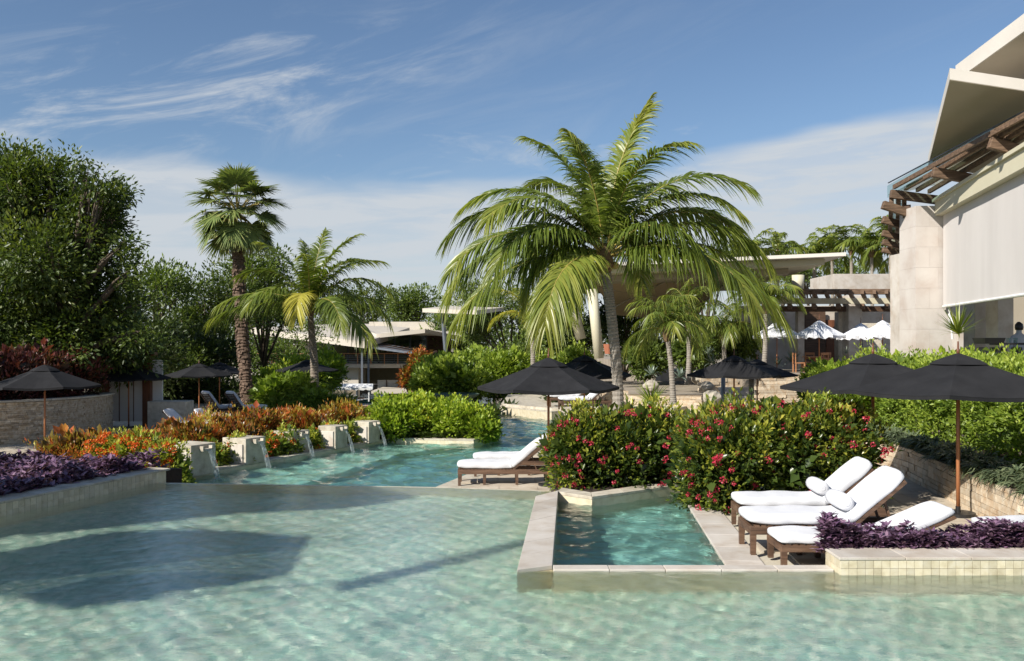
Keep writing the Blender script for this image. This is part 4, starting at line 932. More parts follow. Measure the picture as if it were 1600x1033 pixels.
colbox(1150, 1430, 53, .7, at(0, 478, 53).z, .4, 'back_wall', TRAVP, par=tb)
colbox(1348, 1410, 50, .7, at(0, 505, 50).z, .4, 'low_wall', TRAV, par=tb)
colbox(1291, 1304, 52.9, .7, at(0, 500, 53).z, .15, 'doorway', GATEW, par=tb)
colbox(1303, 1412, 50, at(0, 452, 50).z, at(0, 428, 50).z, 4, 'parapet', TRAVP, par=tb)
colbox(1258, 1290, 52.7, .7, at(0, 486, 53).z, .1, 'window_recess', DWOOD, par=tb)
# teak chairs and table
def make_chair():
    t = thing('dining_chair', 'x', 'chair', (0, 0, 0), group='teak chairs under the white parasols')
    m = MB(); m.box((0, 0, .44), (.46, .46, .04)); m.build('seat', TEAK, t, local=True)
    for x in (-.2, .2):
        for y in (-.2, .2): m = MB(); m.box((x, y, .22), (.05, .05, .44)); m.build('leg', TEAK, t, local=True)
    m = MB(); m.box((0, .21, .85), (.46, .03, .12)); m.box((0, .21, .62), (.46, .03, .05))
    for x in (-.2, .2): m.box((x, .212, .66), (.05, .04, .44))
    m.build('backrest', TEAK, t, local=True); return t
ch = make_chair(); labs = ['teak dining chair left of the first white parasol pole', 'teak dining chair nearest the agave under the white parasols', 'teak dining chair between two white parasol poles', 'teak dining chair by the edge of the clipped hedge']
for i, (px, Y, rz) in enumerate([(1248, 41.5, 90), (1263, 43, 180), (1284, 41.8, 200), (1297, 42.6, 20)]):
    o = ch if i == 0 else copy_tree(ch); x = (px - 800) / F * Y; o.location = (x, Y, 1.16); o.rotation_euler = (0, 0, R(rz)); o['label'] = labs[i]
t = thing('dining_table', 'square teak table under the white patterned parasols', 'table', (14.3, 42.3, 1.16)); m = MB(); m.box((14.3, 42.3, 1.86), (.9, .9, .04)); m.build('table_top', TEAK, t)
m = MB(); m.box((14.3, 42.3, 1.5), (.1, .1, .68)); m.build('leg', TEAK, t)
t = thing('plant_pot', 'tall terracotta pot beside the slanted cream column', 'pot', at(952, 553, 42)); c = at(952, 553, 42)
m = MB(); m.tube([c, c + Vector((0, 0, .35)), c + Vector((0, 0, .46))], [.2, .27, .29], 14); m.build('pot_body', TERRA, t, smooth=False)
for px, Y, lab in [(1130, 30, 'thick grey steel post under the black parasol by the garden steps'), (1174, 34, 'pale smooth post rising before the long retaining wall')]:
    m = MB(); q = at(px, 590, Y); m.tube([(q.x, Y, -.5), (q.x, Y, at(0, 572, Y).z)], .07 if px == 1130 else .1, 10)
    m.build('garden_post', STEEL if px == 1130 else BARKG, origin=(q.x, Y, -.5), smooth=True, label=lab, cat='post')
# person on terrace at the far right edge
def person(x, y, z, label):
    t = thing('person', label, 'person', (x, y, z)); V = [(0, 0, .95), (0, 0, 1.12), (0, 0, 1.32), (0, 0, 1.45), (0, 0, 1.53), (0, -.01, 1.62), (0, -.01, 1.74),
        (.18, 0, 1.40), (.22, -.03, 1.12), (.18, -.2, .92), (-.18, 0, 1.40), (-.22, -.03, 1.12), (-.2, -.18, .92),
        (.10, 0, .88), (.11, -.02, .48), (.11, 0, .06), (.11, -.13, .03), (-.10, 0, .88), (-.11, -.02, .48), (-.11, 0, .06), (-.11, -.13, .03)]
    E = [(0, 1), (1, 2), (2, 3), (3, 4), (4, 5), (5, 6), (3, 7), (7, 8), (8, 9), (3, 10), (10, 11), (11, 12), (0, 13), (13, 14), (14, 15), (15, 16), (0, 17), (17, 18), (18, 19), (19, 20)]
    rad = [.15, .14, .16, .12, .055, .085, .075, .075, .05, .035, .075, .05, .035, .09, .06, .045, .035, .09, .06, .045, .035]
    me = bpy.data.meshes.new('body'); me.from_pydata(V, E, []); me.materials.append(SHIRT)
    o = link(bpy.data.objects.new('body', me)); o.parent = t; md = o.modifiers.new('skin', 'SKIN'); md.use_smooth_shade = True
    for i, sv in enumerate(me.skin_vertices[0].data): sv.radius = (rad[i], rad[i] * .85); sv.use_root = (i == 0)
    s2 = o.modifiers.new('sub', 'SUBSURF'); s2.levels = 1; s2.render_levels = 1
    m = MB(); m.tube([(0, -.01, 1.60), (0, -.01, 1.66), (0, .0, 1.74), (0, .01, 1.80)], [.085, .098, .09, .03], 10); m.build('hair', DARKM, t, local=True, smooth=True)
person((1592 - 800) / F * 22, 22, at(0, 503, 22).z - 1.8, 'standing person in a grey-blue shirt beyond the serving table')

# ------------------------------------------------------------------ canal building far left-centre
cb_ = thing('canal_building', 'long low modern building by the canal with thin pale sloping roofs and dark glazing', 'building', (-15, 85, -2))
def quad3(pts, t, name, mat, par=cb_): m = MB(); m.slab([at(*p) for p in pts], t); return m.build(name, mat, par)
quad3([(392, 512, 80), (571, 534, 74), (640, 512, 88), (560, 505, 98)], .55, 'roof', ROOFB)
quad3([(560, 512, 84), (588, 522, 78), (664, 514, 78), (722, 526, 82), (700, 509, 100), (575, 506, 100)], .35, 'roof', ROOFB)
a, b = at(578, 503, 92), at(680, 518, 92); m = MB(); m.box(((a.x + b.x) / 2, 93, (a.z + b.z) / 2), (b.x - a.x, 3, a.z - b.z)); m.build('roof_box', CONC, cb_)
def wallq(px0, py0, px1, py1, Y, dep, name, mat, par=cb_):
    a, b = at(px0, py0, Y), at(px1, py1, Y); m = MB(); m.box(((a.x + b.x) / 2, Y + dep / 2, (a.z + b.z) / 2), (b.x - a.x, dep, a.z - b.z)); return m.build(name, mat, par)
wallq(480, 520, 705, 574, 88, .3, 'back_wall', DWOOD); wallq(470, 532, 492, 570, 80, .3, 'wall', CONC)
for i in range(7): wallq(497 + i * 24, 531, 519 + i * 24, 570, 82.5, .06, 'window_pane', GLASS)
for i in range(8): wallq(494.5 + i * 24, 529, 496.5 + i * 24, 571, 82.3, .2, 'mullion', DARKM)
for i in range(3): wallq(592 + i * 25, 524, 615 + i * 25, 545, 80.5, .06, 'window_pane', GLASS)
for i in range(4): wallq(590 + i * 25, 522, 592 + i * 25, 552, 80.2, .2, 'mullion', DARKM)
wallq(390, 569, 664, 575, 79, 9, 'floor_slab', CONC)
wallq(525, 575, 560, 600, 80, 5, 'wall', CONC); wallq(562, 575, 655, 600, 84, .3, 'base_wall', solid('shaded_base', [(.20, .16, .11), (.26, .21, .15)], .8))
wallq(340, 572, 470, 610, 86, .3, 'base_wall', CONC)
wallq(390, 552, 664, 553.2, 78.8, .1, 'railing_top', TEAK)
for k in range(5): wallq(390, 556 + k * 2.8, 664, 556.6 + k * 2.8, 78.85, .03, 'railing_wire', STEEL)
for i in range(14): wallq(390 + i * 21, 553, 391.2 + i * 21, 569, 78.8, .1, 'railing_post', TEAK)
for i in range(7): wallq(412 + i * 11, 560 - i % 2, 419 + i * 11, 568, 81, .6, 'terrace_seat', TEAK)
quad3([(558, 539, 76), (661, 553, 72), (664, 549, 76), (600, 536, 80)], .14, 'canopy_sheet', STEEL)
for i in range(12): u = i / 11; a = at(560 + 101 * u, 541.5 + 13.5 * u, 76 - 4 * u); m = MB(); m.bar(a, a + Vector((.8, 3.4, .25)), .12, .16); m.build('canopy_rafter', DWOOD, cb_)
for px, Y, z1p in ((565.5, 75, 541), (575.5, 75.5, 543), (652, 72.2, 553)):
    wallq(px - 1.5, z1p, px + 1.5, 613 if px > 600 else 602, Y, .16, 'canopy_column', STEEL)
m = MB(); m.tube([at(691, 484, 70), at(697, 556, 70)], .16, 8); m.build('slanted_post', STEEL, cb_)
quad3([(660, 482, 70), (745, 485, 64), (790, 480, 80), (700, 478, 84)], .3, 'roof', ROOFB)
t = thing('canal_dock', 'pale boarded dock wall beside the canal boat', 'dock', (-8, 78, -2.7))
wallq(590, 594, 664, 611, 80, .4, 'dock_wall', ROOFB, t); wallq(580, 611, 664, 615, 73, 7, 'dock_deck', ROOFB, t); wallq(600, 615, 668, 624, 73.4, 6, 'dock_base', DWOOD, t)
for px in (603, 622): wallq(px, 594, px + 1.5, 611, 79.9, .1, 'wall_joint', DWOOD, t)
# canal boat
bt = thing('canal_boat', 'small dark green electric boat with white scalloped canopy', 'boat', (at(550, 630, 68).x, 68, -2.43), R(6))
Lb = 5.1; rings = []
for i in range(13):
    u = i / 12; x = -Lb / 2 + Lb * u; w = .85 * (1 - max(0, (u - .5) / .5) ** 2.2) * (0.85 + .15 * min(1, u * 4)) + .02; sh = .52 + .42 * u ** 2.5
    rings.append([(x, -w, sh), (x, -w * .96, sh * .5), (x, -w * .6, .02), (x, 0, -.08), (x, w * .6, .02), (x, w * .96, sh * .5), (x, w, sh), (x, w * .7, sh - .06), (x, -w * .7, sh - .06)])
m = MB(); m.ring(rings); m.build('hull', HULL, bt, local=True, smooth=False)
m = MB()
for s in (-1, 1): m.ring([[(r_[0][0], s * (abs(r_[0][1]) + .03), r_[0][2] - .02), (r_[0][0], s * (abs(r_[0][1]) + .03), r_[0][2] + .07), (r_[0][0], s * abs(r_[0][1]) * .9, r_[0][2] + .07), (r_[0][0], s * abs(r_[0][1]) * .9, r_[0][2] - .02)] for r_ in rings])
m.build('gunwale', WHITEP, bt, local=True)
for x in (-2.3, -1.4, -.5, .4, 1.3):
    for y in (-.75, .75): m = MB(); m.box((x, y, 1.05), (.09, .07, 1.05)); m.build('canopy_post', WHITEP, bt, local=True)
m = MB(); rr = []
for i in range(11):
    x = -2.5 + 4.1 * i / 10; rr.append([(x, -.95 + 1.9 * k / 8, 1.62 + .24 * math.sin(math.pi * k / 8) - .03 * abs(i - 5) / 5) for k in range(9)] + [(x, .95 - 1.9 * k / 8, 1.57 + .24 * math.sin(math.pi * k / 8)) for k in range(9)])
m.ring(rr); m.build('canopy', WHITEP, bt, local=True)
for s in (-1, 1):
    m = MB(); pts = []; 
    for i in range(25): pts.append((-2.5 + 4.1 * i / 24, s * .96, 1.60)); 
    low = [(x, y, z - .14 - .09 * abs(math.sin(i * math.pi / 3))) for i, (x, y, z) in enumerate(pts)]
    m.ring([[a, b] for a, b in zip(pts, low)], closed=False, cap=False); o = m.build('scalloped_valance', WHITEP, bt, local=True); sd = o.modifiers.new('c', 'SOLIDIFY'); sd.thickness = .02
for x in (-1.6, -.4, .7): m = MB(); m.box((x, 0, .62), (.5, 1.1, .3)); m.build('bench', TEAK, bt, local=True)
# big verdigris bowl boat under shrubs
t = thing('planter_bowl', 'wide green metal planter bowl beneath the pale shrubs by the channel', 'planter', at(712, 627, 44)); c = at(712, 627, 44); rings = []
for zz, rr_ in ((0, .35), (.08, .75), (.22, 1.0), (.36, 1.18), (.38, 1.14), (.3, 1.0)): rings.append([(c.x + rr_ * math.cos(k * .3927), 44 + rr_ * math.sin(k * .3927), c.z + zz) for k in range(16)])
m = MB(); m.ring(rings); m.build('bowl', BOWL, t, smooth=False)

# ------------------------------------------------------------------ unseen pavilion behind the viewer, its roofs shaped to shade the pool floor
pv = thing('shadow_pavilion', 'unseen flat-roofed pavilion behind the viewpoint, shaped to shadow the pool', 'pavilion', (-12, 5, -.6))
dz = 5.6; DEPTH = .75
def roof_pt(px, py):
    """roof point whose shadow on the pool floor is seen, through the water, at this place"""
    q = G(px, py, WZ); d = Vector((q.x, q.y, 0)); hd = d.length; i_ = math.atan2(hd, H - WZ); r_ = math.asin(math.sin(i_) / 1.33)
    f = Vector((q.x, q.y, 0)) + d.normalized() * DEPTH * math.tan(r_); rs = math.asin(math.cos(SUN_EL) / 1.33)
    e = f + Vector((SX, SY, 0)) * (DEPTH * math.tan(rs) + (dz - WZ) / math.tan(SUN_EL)); return Vector((e.x, e.y, dz))
sh = [(-60, 868), (14, 862), (160, 832), (300, 828), (471, 840), (437, 901), (130, 949), (0, 922), (-60, 910)]
top = [roof_pt(px, py) for px, py in sh]
m = MB(); m.slab([Vector((p.x, p.y, dz + .1)) for p in top], .18); m.build('roof', ROOFW, pv)  # outline projected back from the edges of the pool shadow
cc = sum((Vector((p.x, p.y, 0)) for p in top), Vector()) / len(top)
for dx, dy in ((-1.6, .2), (-1.2, -1.6)):
    m = MB(); m.tube([(cc.x + dx, cc.y + dy, -.6), (cc.x + dx, cc.y + dy, dz - .1)], .08, 10); m.build('post', STEEL, pv)  # unseen post, added to carry the shading roof
st_ = [roof_pt(540, 908), roof_pt(840, 838), roof_pt(846, 848), roof_pt(548, 922)]
m = MB(); m.slab([Vector((p.x, p.y, dz + .0)) for p in st_], .1); m.build('shadow_stripe_slab', ROOFW, pv)  # unseen slab outlined to cast the soft stripe of shade
m = MB(); a = Vector((st_[0].x, st_[0].y, dz)); b = Vector((top[6].x, top[6].y, dz + .2)); m.bar(a, b, .04, .04); m.build('added_tie_rod', STEEL, pv)

sh2 = [(-60, 846), (14, 842), (240, 818), (330, 808), (500, 800), (600, 785), (560, 762), (250, 762), (100, 790), (-60, 812)]
m = MB(); m.slab([Vector((p.x, p.y, dz + .45)) for p in [roof_pt(px, py) for px, py in sh2]], .16); m.build('added_shade_slab', ROOFW, pv)  # extra unseen slab, added to darken the far left of the pool
# ------------------------------------------------------------------ palms
def make_frond(name, mat, parent, L=5, e0=60, droop=120, az=0, n=120, lf=.95, seed=0, roll=0.0, ldroop=.55, w=.036, rmat=None, curl=1.25, side_curl=0.0, rr=.028, rbias=0.0, alpha0=72, r0=.06, part_label=None):
    rng = np.random.default_rng(seed + 1000); ns = 22; ts = np.linspace(0, 1, ns); P = [np.zeros(3)]; dirs = []
    for i in range(ns):
        t = ts[i]; a = R(e0 - droop * t ** curl); h = R(side_curl * t * t); dirs.append(np.array([math.cos(a) * math.cos(h), math.cos(a) * math.sin(h), math.sin(a)]))
        if i < ns - 1: P.append(P[-1] + dirs[-1] * L / (ns - 1))
    P = np.array(P); Dr = np.array(dirs)
    t = np.repeat(np.linspace(.10, .995, n), 2) + rng.normal(size=2 * n) * .004; t = np.clip(t, .08, 1); sd = np.tile([1.0, -1.0], n)
    pos = np.stack([np.interp(t, ts, P[:, k]) for k in range(3)], 1); tan = nrm(np.stack([np.interp(t, ts, Dr[:, k]) for k in range(3)], 1))
    side0 = nrm(np.cross(tan, [0, 0, 1.0] + 0 * tan) + 1e-6); up0 = np.cross(side0, tan)
    rl = R(roll) * (.4 + t); side = side0 * np.cos(rl)[:, None] + up0 * np.sin(rl)[:, None]; up = np.cross(side, tan)
    al = R(1) * (alpha0 - 48 * t ** 1.3 + rng.normal(size=len(t)) * 5); lift = .30 + rng.normal(size=len(t)) * .12
    D = tan * np.cos(al)[:, None] + side * (sd * np.sin(al))[:, None] * np.cos(lift)[:, None] + up * (np.sin(lift) * np.sin(al))[:, None]
    prof = np.interp(t, [0, .15, .4, .75, 1], [.45, .85, 1.0, .9, .5]); Lf = lf * prof * (1 + rng.normal(size=len(t)) * .06)
    W = nrm(tan - D * (tan * D).sum(1, keepdims=True) + rng.normal(size=tan.shape) * .25)
    V, Q = blades(pos, D, W, Lf, np.full(len(t), w) * (.6 + .5 * prof), ldroop * (1 + rng.normal(size=len(t)) * .18), 4, .08, .55)
    r = np.clip(rng.random(len(t)) * .5 + .25 * rng.random() + .35 * (t > .8) + rbias + .05, 0, 1)
    s = Soup(); s.add(V, Q, np.tile(r[:, None], (1, 4)).ravel() if False else np.repeat(r, 4))
    o = s.mesh(name, mat, parent, local=True)
    m = MB(); idx = list(range(0, ns, 2)); m.tube([tuple(P[i]) for i in idx], [max(.004, rr * (1 - .85 * ts[i])) for i in idx], 5); q = m.build('rachis', rmat or STEMM, o, local=True, smooth=True)
    o.rotation_euler = (0, 0, R(az)); return o
def ringed_trunk(name, pts, r0, r1, mat, parent, step=.09, flare=1.5, amp=.06, n=12):
    P = [Vector(p) for p in pts]; out = []; L = sum((b - a).length for a, b in zip(P[:-1], P[1:])); N = int(L / step * 2)
    def pos(u):
        u *= len(P) - 1; i = min(int(u), len(P) - 2); f = u - i
        p0, p1, p2, p3 = P[max(i - 1, 0)], P[i], P[i + 1], P[min(i + 2, len(P) - 1)]
        return 0.5 * ((2 * p1) + (p2 - p0) * f + (2 * p0 - 5 * p1 + 4 * p2 - p3) * f * f + (3 * p1 - p0 - 3 * p2 + p3) * f ** 3)
    pts2, rad = [], []
    for i in range(N + 1):
        u = i / N; pts2.append(pos(u)); r_ = r0 + (r1 - r0) * u; r_ *= 1 + (flare - 1) * math.exp(-u * L / .35); rad.append(r_ * (1 + (amp if i % 2 else -amp) * random.uniform(.5, 1.3)))
    m = MB(); m.tube(pts2, rad, n); return m.build(name, mat, parent)
def coconut(label, pts, crown, fronds, r0, r1, lf=1.0, n=135, w=.064, mat=L_PALM, name='coconut_palm', nuts=4, group=None, ldroop=.55, bark=BARKG, rr=.028, yfr=()):
    t = thing(name, label, 'palm tree', pts[0], 0, group); ringed_trunk('trunk', pts, r0, r1, bark, t)
    loc = ORG[t.name][0]; c = Vector(crown) - loc
    m = MB(); m.tube([c + Vector((0, 0, -.35)), c + Vector((0, 0, -.1)), c + Vector((0, 0, .25)), c + Vector((0, 0, .5))], [r1 * 1.2, r1 * 2.0, r1 * 1.5, r1 * .5], 10); m.build('crown_heart', FIBRE, t, local=True)
    for i in range(nuts):
        a = i * 2.4; q = c + Vector((math.cos(a) * r1 * 2.2, math.sin(a) * r1 * 2.2, -.12)); m = MB(); m.ring([[(q.x + r_ * math.cos(k * .785), q.y + r_ * math.sin(k * .785), q.z + z) for k in range(8)] for z, r_ in ((-.12, .03), (-.06, .10), (.03, .11), (.1, .03))]); m.build('coconut', PETIO, t, local=True, smooth=True)
    for i, fr in enumerate(fronds):
        L, e0, dr, az = fr[:4]; k = dict(roll=random.uniform(-25, 25), side_curl=random.uniform(-14, 14)); 
        if len(fr) > 4: k.update(fr[4])
        o = make_frond('frond', L_PALMY if i in yfr else mat, t, L, e0, dr, az, n=n, lf=lf * k.pop('lfk', 1), seed=i * 7 + len(fronds) + int(crown[0] * 10), ldroop=k.pop('ldroop', ldroop), w=w, rmat=PETIO, rr=rr, **k)
        o.location = c + Vector((math.cos(R(az)) * r1 * .8, math.sin(R(az)) * r1 * .8, .1 + .25 * max(0, e0) / 90))
    return t
# the big coconut palm
Yc = 26.0; cr = at(945, 408, Yc)
fr = [(5.2, 66, 100, 2), (5.0, 48, 105, 8, dict(ldroop=.7)), (5.1, 35, 95, -12, dict(ldroop=.8)), (5.4, 22, 92, -2, dict(ldroop=.9)), (5.6, 8, 70, -20, dict(ldroop=.9)),
      (4.9, 62, 105, 178), (5.2, 48, 100, 172, dict(ldroop=.7)), (5.0, 30, 90, 190, dict(ldroop=.75)), (5.1, 22, 88, 182, dict(ldroop=.9)), (5.0, 5, 68, 200, dict(ldroop=.9)),
      (4.6, 80, 60, 150), (4.7, 88, 40, 30, dict(rbias=.3)), (5.0, 85, 32, 30, dict(alpha0=50, lfk=.75, rbias=.35)), (4.6, 82, 55, 110), (4.5, 74, 85, -60), (4.4, 78, 80, -120), (4.6, 70, 85, 130), (4.8, 68, 90, 50),
      (3.3, 18, 105, -150, dict(ldroop=1.0, rbias=.15, lfk=.8)), (4.3, 38, 120, -50, dict(ldroop=.9)), (4.6, 40, 100, 120), (4.8, 35, 105, 70), (4.8, 20, 90, 95),
      (4.6, 55, 110, -150), (4.6, 58, 110, -25), (4.4, 36, 110, 215), (4.3, 2, 80, 235, dict(ldroop=.9, rbias=.3)), (5.2, 15, 85, -35, dict(ldroop=.9))]
b0 = Vector((at(966, 0, Yc).x, Yc, -.5))
coconut('tallest coconut palm, its wide green crown rising over the black parasols', [b0, at(965, 600, Yc), at(957, 510, Yc), at(950, 450, Yc), at(946, 415, Yc)], cr, fr, .165, .14, yfr=())
# smaller coconut palm on the left
Ym = 40.0; cr = at(484, 482, Ym)
fr = [(3.6, 82, 30, 70), (3.8, 78, 55, 0), (3.9, 62, 75, 10), (4.0, 48, 95, 0, dict(ldroop=.7)), (4.1, 25, 85, -15, dict(ldroop=.8)), (4.0, 0, 60, -30, dict(ldroop=.9)), (3.6, 76, 60, 180), (3.8, 58, 90, 170), (4.1, 25, 62, 183, dict(ldroop=.9)), (4.3, 8, 40, 190, dict(ldroop=.9)),
      (3.5, 80, 50, 110), (3.4, 70, 80, -80), (2.6, 40, 140, -95, dict(rbias=.3)), (3.5, 50, 100, 140), (3.6, 45, 100, 60), (3.4, 40, 110, -140), (3.6, 20, 95, -50), (3.6, 66, 80, -20)]
coconut('smaller coconut palm leaning over the canal building roof', [Vector((at(491, 0, Ym).x, Ym, -.6)), at(491, 570, Ym), at(487, 520, Ym), at(485, 490, Ym)], cr, fr, .20, .13, lf=.85, n=85, w=.07, nuts=3, bark=BARK, yfr=(12,))
# young yellowish palm right of the channel
Ys = 46; fr = [(2.4, 70, 70, a, dict(rbias=.2)) for a in (0, 60, 120, 180, 240, 300)] + [(2.6, 35, 95, a + 30, dict(rbias=.2)) for a in (0, 60, 120, 180, 240, 300)] + [(2.3, 85, 20, 30)]
coconut('young yellow-green palm behind the channel parasol', [Vector((at(833, 0, Ys).x, Ys, -1.0)), at(833, 580, Ys), at(832, 528, Ys), at(832, 510, Ys)], at(832, 506, Ys), fr, .14, .10, lf=.7, n=45, nuts=0, w=.05, yfr=(0, 3, 7, 9), bark=BARKG)
def feather(label, px, pyc, pyb, Y, L, n_fr, seed, lean=0, r0=.12, ldroop=.7, w=.05, n=34, lf=.6, mat=L_PALM, group=None, zb=None, name='feather_palm'):
    rg = random.Random(seed); fr = []
    for i in range(n_fr):
        fr.append((L * rg.uniform(.8, 1.1), rg.choice((80, 65, 48, 32, 15)) + rg.uniform(-6, 6), rg.uniform(70, 110), i * 137.5 + rg.uniform(-10, 10)))
    c = at(px, pyc, Y); b = at(px + lean, pyb, Y); 
    if zb is not None: b.z = zb
    return coconut(label, [b, b.lerp(c, .5) + Vector((.05, 0, 0)), c], c, fr, r0, r0 * .75, lf=lf, n=n, nuts=0, w=w, group=group, ldroop=ldroop, name=name, mat=mat, rr=.02)
feather('drooping feather palm with slim pale trunk above the cycad', 1042, 520, 632, 36, 1.9, 20, 3, 10, ldroop=.9)
feather('leafy palm right behind the thin leaning trunk', 1075, 500, 600, 41, 2.1, 16, 4, 0, ldroop=.9)
feather('glossy palm in front of the terrace pergola', 1196, 478, 590, 40, 1.8, 18, 5, -4, zb=.7)
feather('palm with dark slim trunk hidden below the big fronds', 1130, 520, 600, 41.5, 2.0, 16, 6, 0, ldroop=.9, zb=.3)
for i, (px, pyc, Y) in enumerate([(1168, 404, 78), (1215, 398, 80), (1300, 402, 80), (1330, 392, 76), (1362, 396, 74), (1391, 385, 72), (1272, 408, 82), (1410, 405, 74)]):
    feather(['palm crown above the terrace roof, left end of the row', 'tall upright palm above the middle of the terrace roof', 'palm behind the right tip of the terrace roof', 'tall bushy palm rising over the stone parapet', 'dense palm between the parapet and the pavilion', 'palm touching the timber brackets of the pavilion', 'short palm just over the roof edge', 'palm partly hidden by the pavilion pillar'][i], px, pyc, 520, Y, 3.3, 14, 20 + i, 0, r0=.16, n=26, lf=.9, w=.14, group='palms beyond the terrace roof', name='royal_palm', zb=.7)
# fan palm
def fan_leaf(parent, c, az, e0, pet, Rf, seed, dead=False):
    rng = np.random.default_rng(seed); a = R(e0); s = Soup()
    tip = np.array([math.cos(a) * pet, 0, math.sin(a) * pet - .12 * pet]); ad = a - .55
    tan = np.array([math.cos(ad), 0, math.sin(ad)]); side = np.array([0, 1.0, 0]); n = 46
    ph = np.linspace(-R(118), R(118), n) + rng.normal(size=n) * .02
    D = np.cos(ph)[:, None] * tan + np.sin(ph)[:, None] * side; up = np.cross(tan, side)
    D = D + up * .22 * np.abs(np.sin(ph))[:, None]; W = np.cross(nrm(D), up); W = nrm(W)
    L = Rf * (.85 + .2 * np.cos(ph * .7)) * (1 + rng.normal(size=n) * .05)
    V, Q = blades(np.tile(tip, (n, 1)), D, W, L, np.full(n, Rf * .115), .12 + rng.random(n) * .25, 5, .08, .10)
    r = np.clip(.1 + .45 * rng.random(n), 0, 1); fc = np.repeat(r, 5); fc[4::5] = np.clip(fc[4::5] + .55 * rng.random(n), 0, 1)
    s.add(V, Q, fc); o = s.mesh('fan_leaf', L_FAN, parent, local=True)
    m = MB(); m.tube([(0, 0, 0), tuple(tip * .5 + np.array([0, 0, .05 * pet])), tuple(tip)], [.035, .025, .018], 5); m.build('petiole', PETIO, o, local=True)
    o.location = c; o.rotation_euler = (0, 0, R(az))
Yw = 42; t = thing('fan_palm', 'tall fan palm with thick brown trunk and round fan leaves', 'palm tree', (at(388, 0, Yw).x, Yw, -.6))
P_ = [Vector((at(388, 0, Yw).x, Yw, -.6)), at(385, 600, Yw), at(379, 530, Yw), at(374, 450, Yw), at(370, 355, Yw)]
ringed_trunk('trunk', P_, .27, .25, BARKW, t, .14, 1.35, .07)
m = MB(); rg = random.Random(2)      # cut leaf bases
for i in range(420):
    u = rg.random(); k = u * 4; j = min(int(k), 3); q = P_[j].lerp(P_[j + 1], k - j); a = rg.uniform(0, 6.28); r_ = .27
    m.box((q.x + math.cos(a) * r_, q.y + math.sin(a) * r_, q.z), (.07, .13, .13), M=Matrix.Rotation(a, 3, 'Z') @ Matrix.Rotation(-.5, 3, 'Y'))
m.build('leaf_base', BARKW, t, kind='stuff')
c = at(371, 338, Yw) - ORG[t.name][0]; k = 0
for e0, cnt, pet, Rf in ((84, 6, 1.75, 1.2), (60, 8, 1.6, 1.2), (32, 9, 1.5, 1.15), (2, 9, 1.4, 1.12), (-30, 9, 1.25, 1.1), (-52, 5, 1.0, .9)):
    for i in range(cnt):
        k += 1; fan_leaf(t, c + Vector((0, 0, .1)), i * 360 / cnt + e0 * 1.7 + random.uniform(-12, 12), e0 + random.uniform(-8, 8), pet * random.uniform(.9, 1.1), Rf * random.uniform(.9, 1.05), k)

# ------------------------------------------------------------------ broadleaf trees and shrubs
def B(px, py, Y, rx, rz, ry=None, p=2.0):
    s = F / Y; c = at(px, py, Y); return (c.x, Y, c.z, rx / s, (ry if ry is not None else rx / s), rz / s, p)
def tree(label, base, blobs, n, size, mat, seed, tr=.16, name='broadleaf_tree', clump=14, spread=.35, shell=.75, group=None, up=.3, droop=0., aspect=.45, limbs=True, bark=BARKB):
    t = thing(name, label, 'tree', base, 0, group); base = Vector(base); rg = random.Random(seed); m = MB()
    cz = sum(b[2] for b in blobs) / len(blobs); cx = sum(b[0] for b in blobs) / len(blobs); fork = base.lerp(Vector((cx, base.y, cz)), .35)
    m.tube([base, base.lerp(fork, .5) + Vector((rg.uniform(-.1, .1), 0, 0)), fork], [tr * 1.3, tr, tr * .85], 8)
    if limbs:
        for b in blobs:
            e = Vector(b[:3]) + Vector((rg.uniform(-.3, .3) * b[3], rg.uniform(-.3, .3) * b[4], rg.uniform(.1, .6) * b[5])); mid = fork.lerp(e, .55) + Vector((rg.uniform(-.3, .3), rg.uniform(-.3, .3), .2))
            m.tube([fork, mid, e], [tr * .6, tr * .35, tr * .1], 6)
            for _ in range(4):
                e2 = Vector(b[:3]) + Vector((rg.uniform(-.8, .8) * b[3], rg.uniform(-.8, .8) * b[4], rg.uniform(-.5, .8) * b[5])); m.tube([mid, mid.lerp(e2, .6) + Vector((0, 0, .15)), e2], [tr * .28, tr * .16, tr * .05], 5)
    m.build('trunk', bark, t, smooth=True)
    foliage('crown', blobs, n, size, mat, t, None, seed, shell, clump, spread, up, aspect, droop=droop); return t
Yt = 31
bl = [B(30, 275, Yt, 62, 58), B(100, 300, Yt + 1, 58, 52), B(150, 330, Yt, 50, 48), B(-20, 340, Yt, 80, 80), B(70, 380, Yt - 1, 90, 75), B(150, 420, Yt, 62, 62), B(20, 450, Yt, 95, 80), B(120, 490, Yt, 85, 60), B(180, 500, Yt + 1, 55, 50), B(40, 255, Yt, 30, 38), B(172, 300, Yt, 26, 30), B(-60, 500, Yt, 90, 90), B(60, 530, Yt + 1, 110, 55), B(195, 440, Yt + .5, 26, 22), B(210, 530, Yt + 2, 45, 45)]
rg = random.Random(77); bl = [(b[0], b[1], b[2], b[3] * .82, b[4] * .9, b[5] * .82, 2) for b in bl] + [B(x, y, Yt + rg.uniform(-1, 1), rg.uniform(14, 24), rg.uniform(13, 22)) for x, y in ((12, 222), (48, 226), (88, 245), (120, 262), (160, 268), (185, 318), (200, 355), (178, 385), (205, 405), (212, 458), (222, 500), (0, 240), (140, 245), (190, 280))]
tree('huge dark-leaved tree filling the left side of the sky', (at(60, 0, Yt).x, Yt, -.6), [(b[0] - .1, b[1], b[2] - .62, *b[3:]) for b in bl], 70000, .185, L_TREE, 5, .3, clump=26, spread=.42, shell=.75, up=.05)
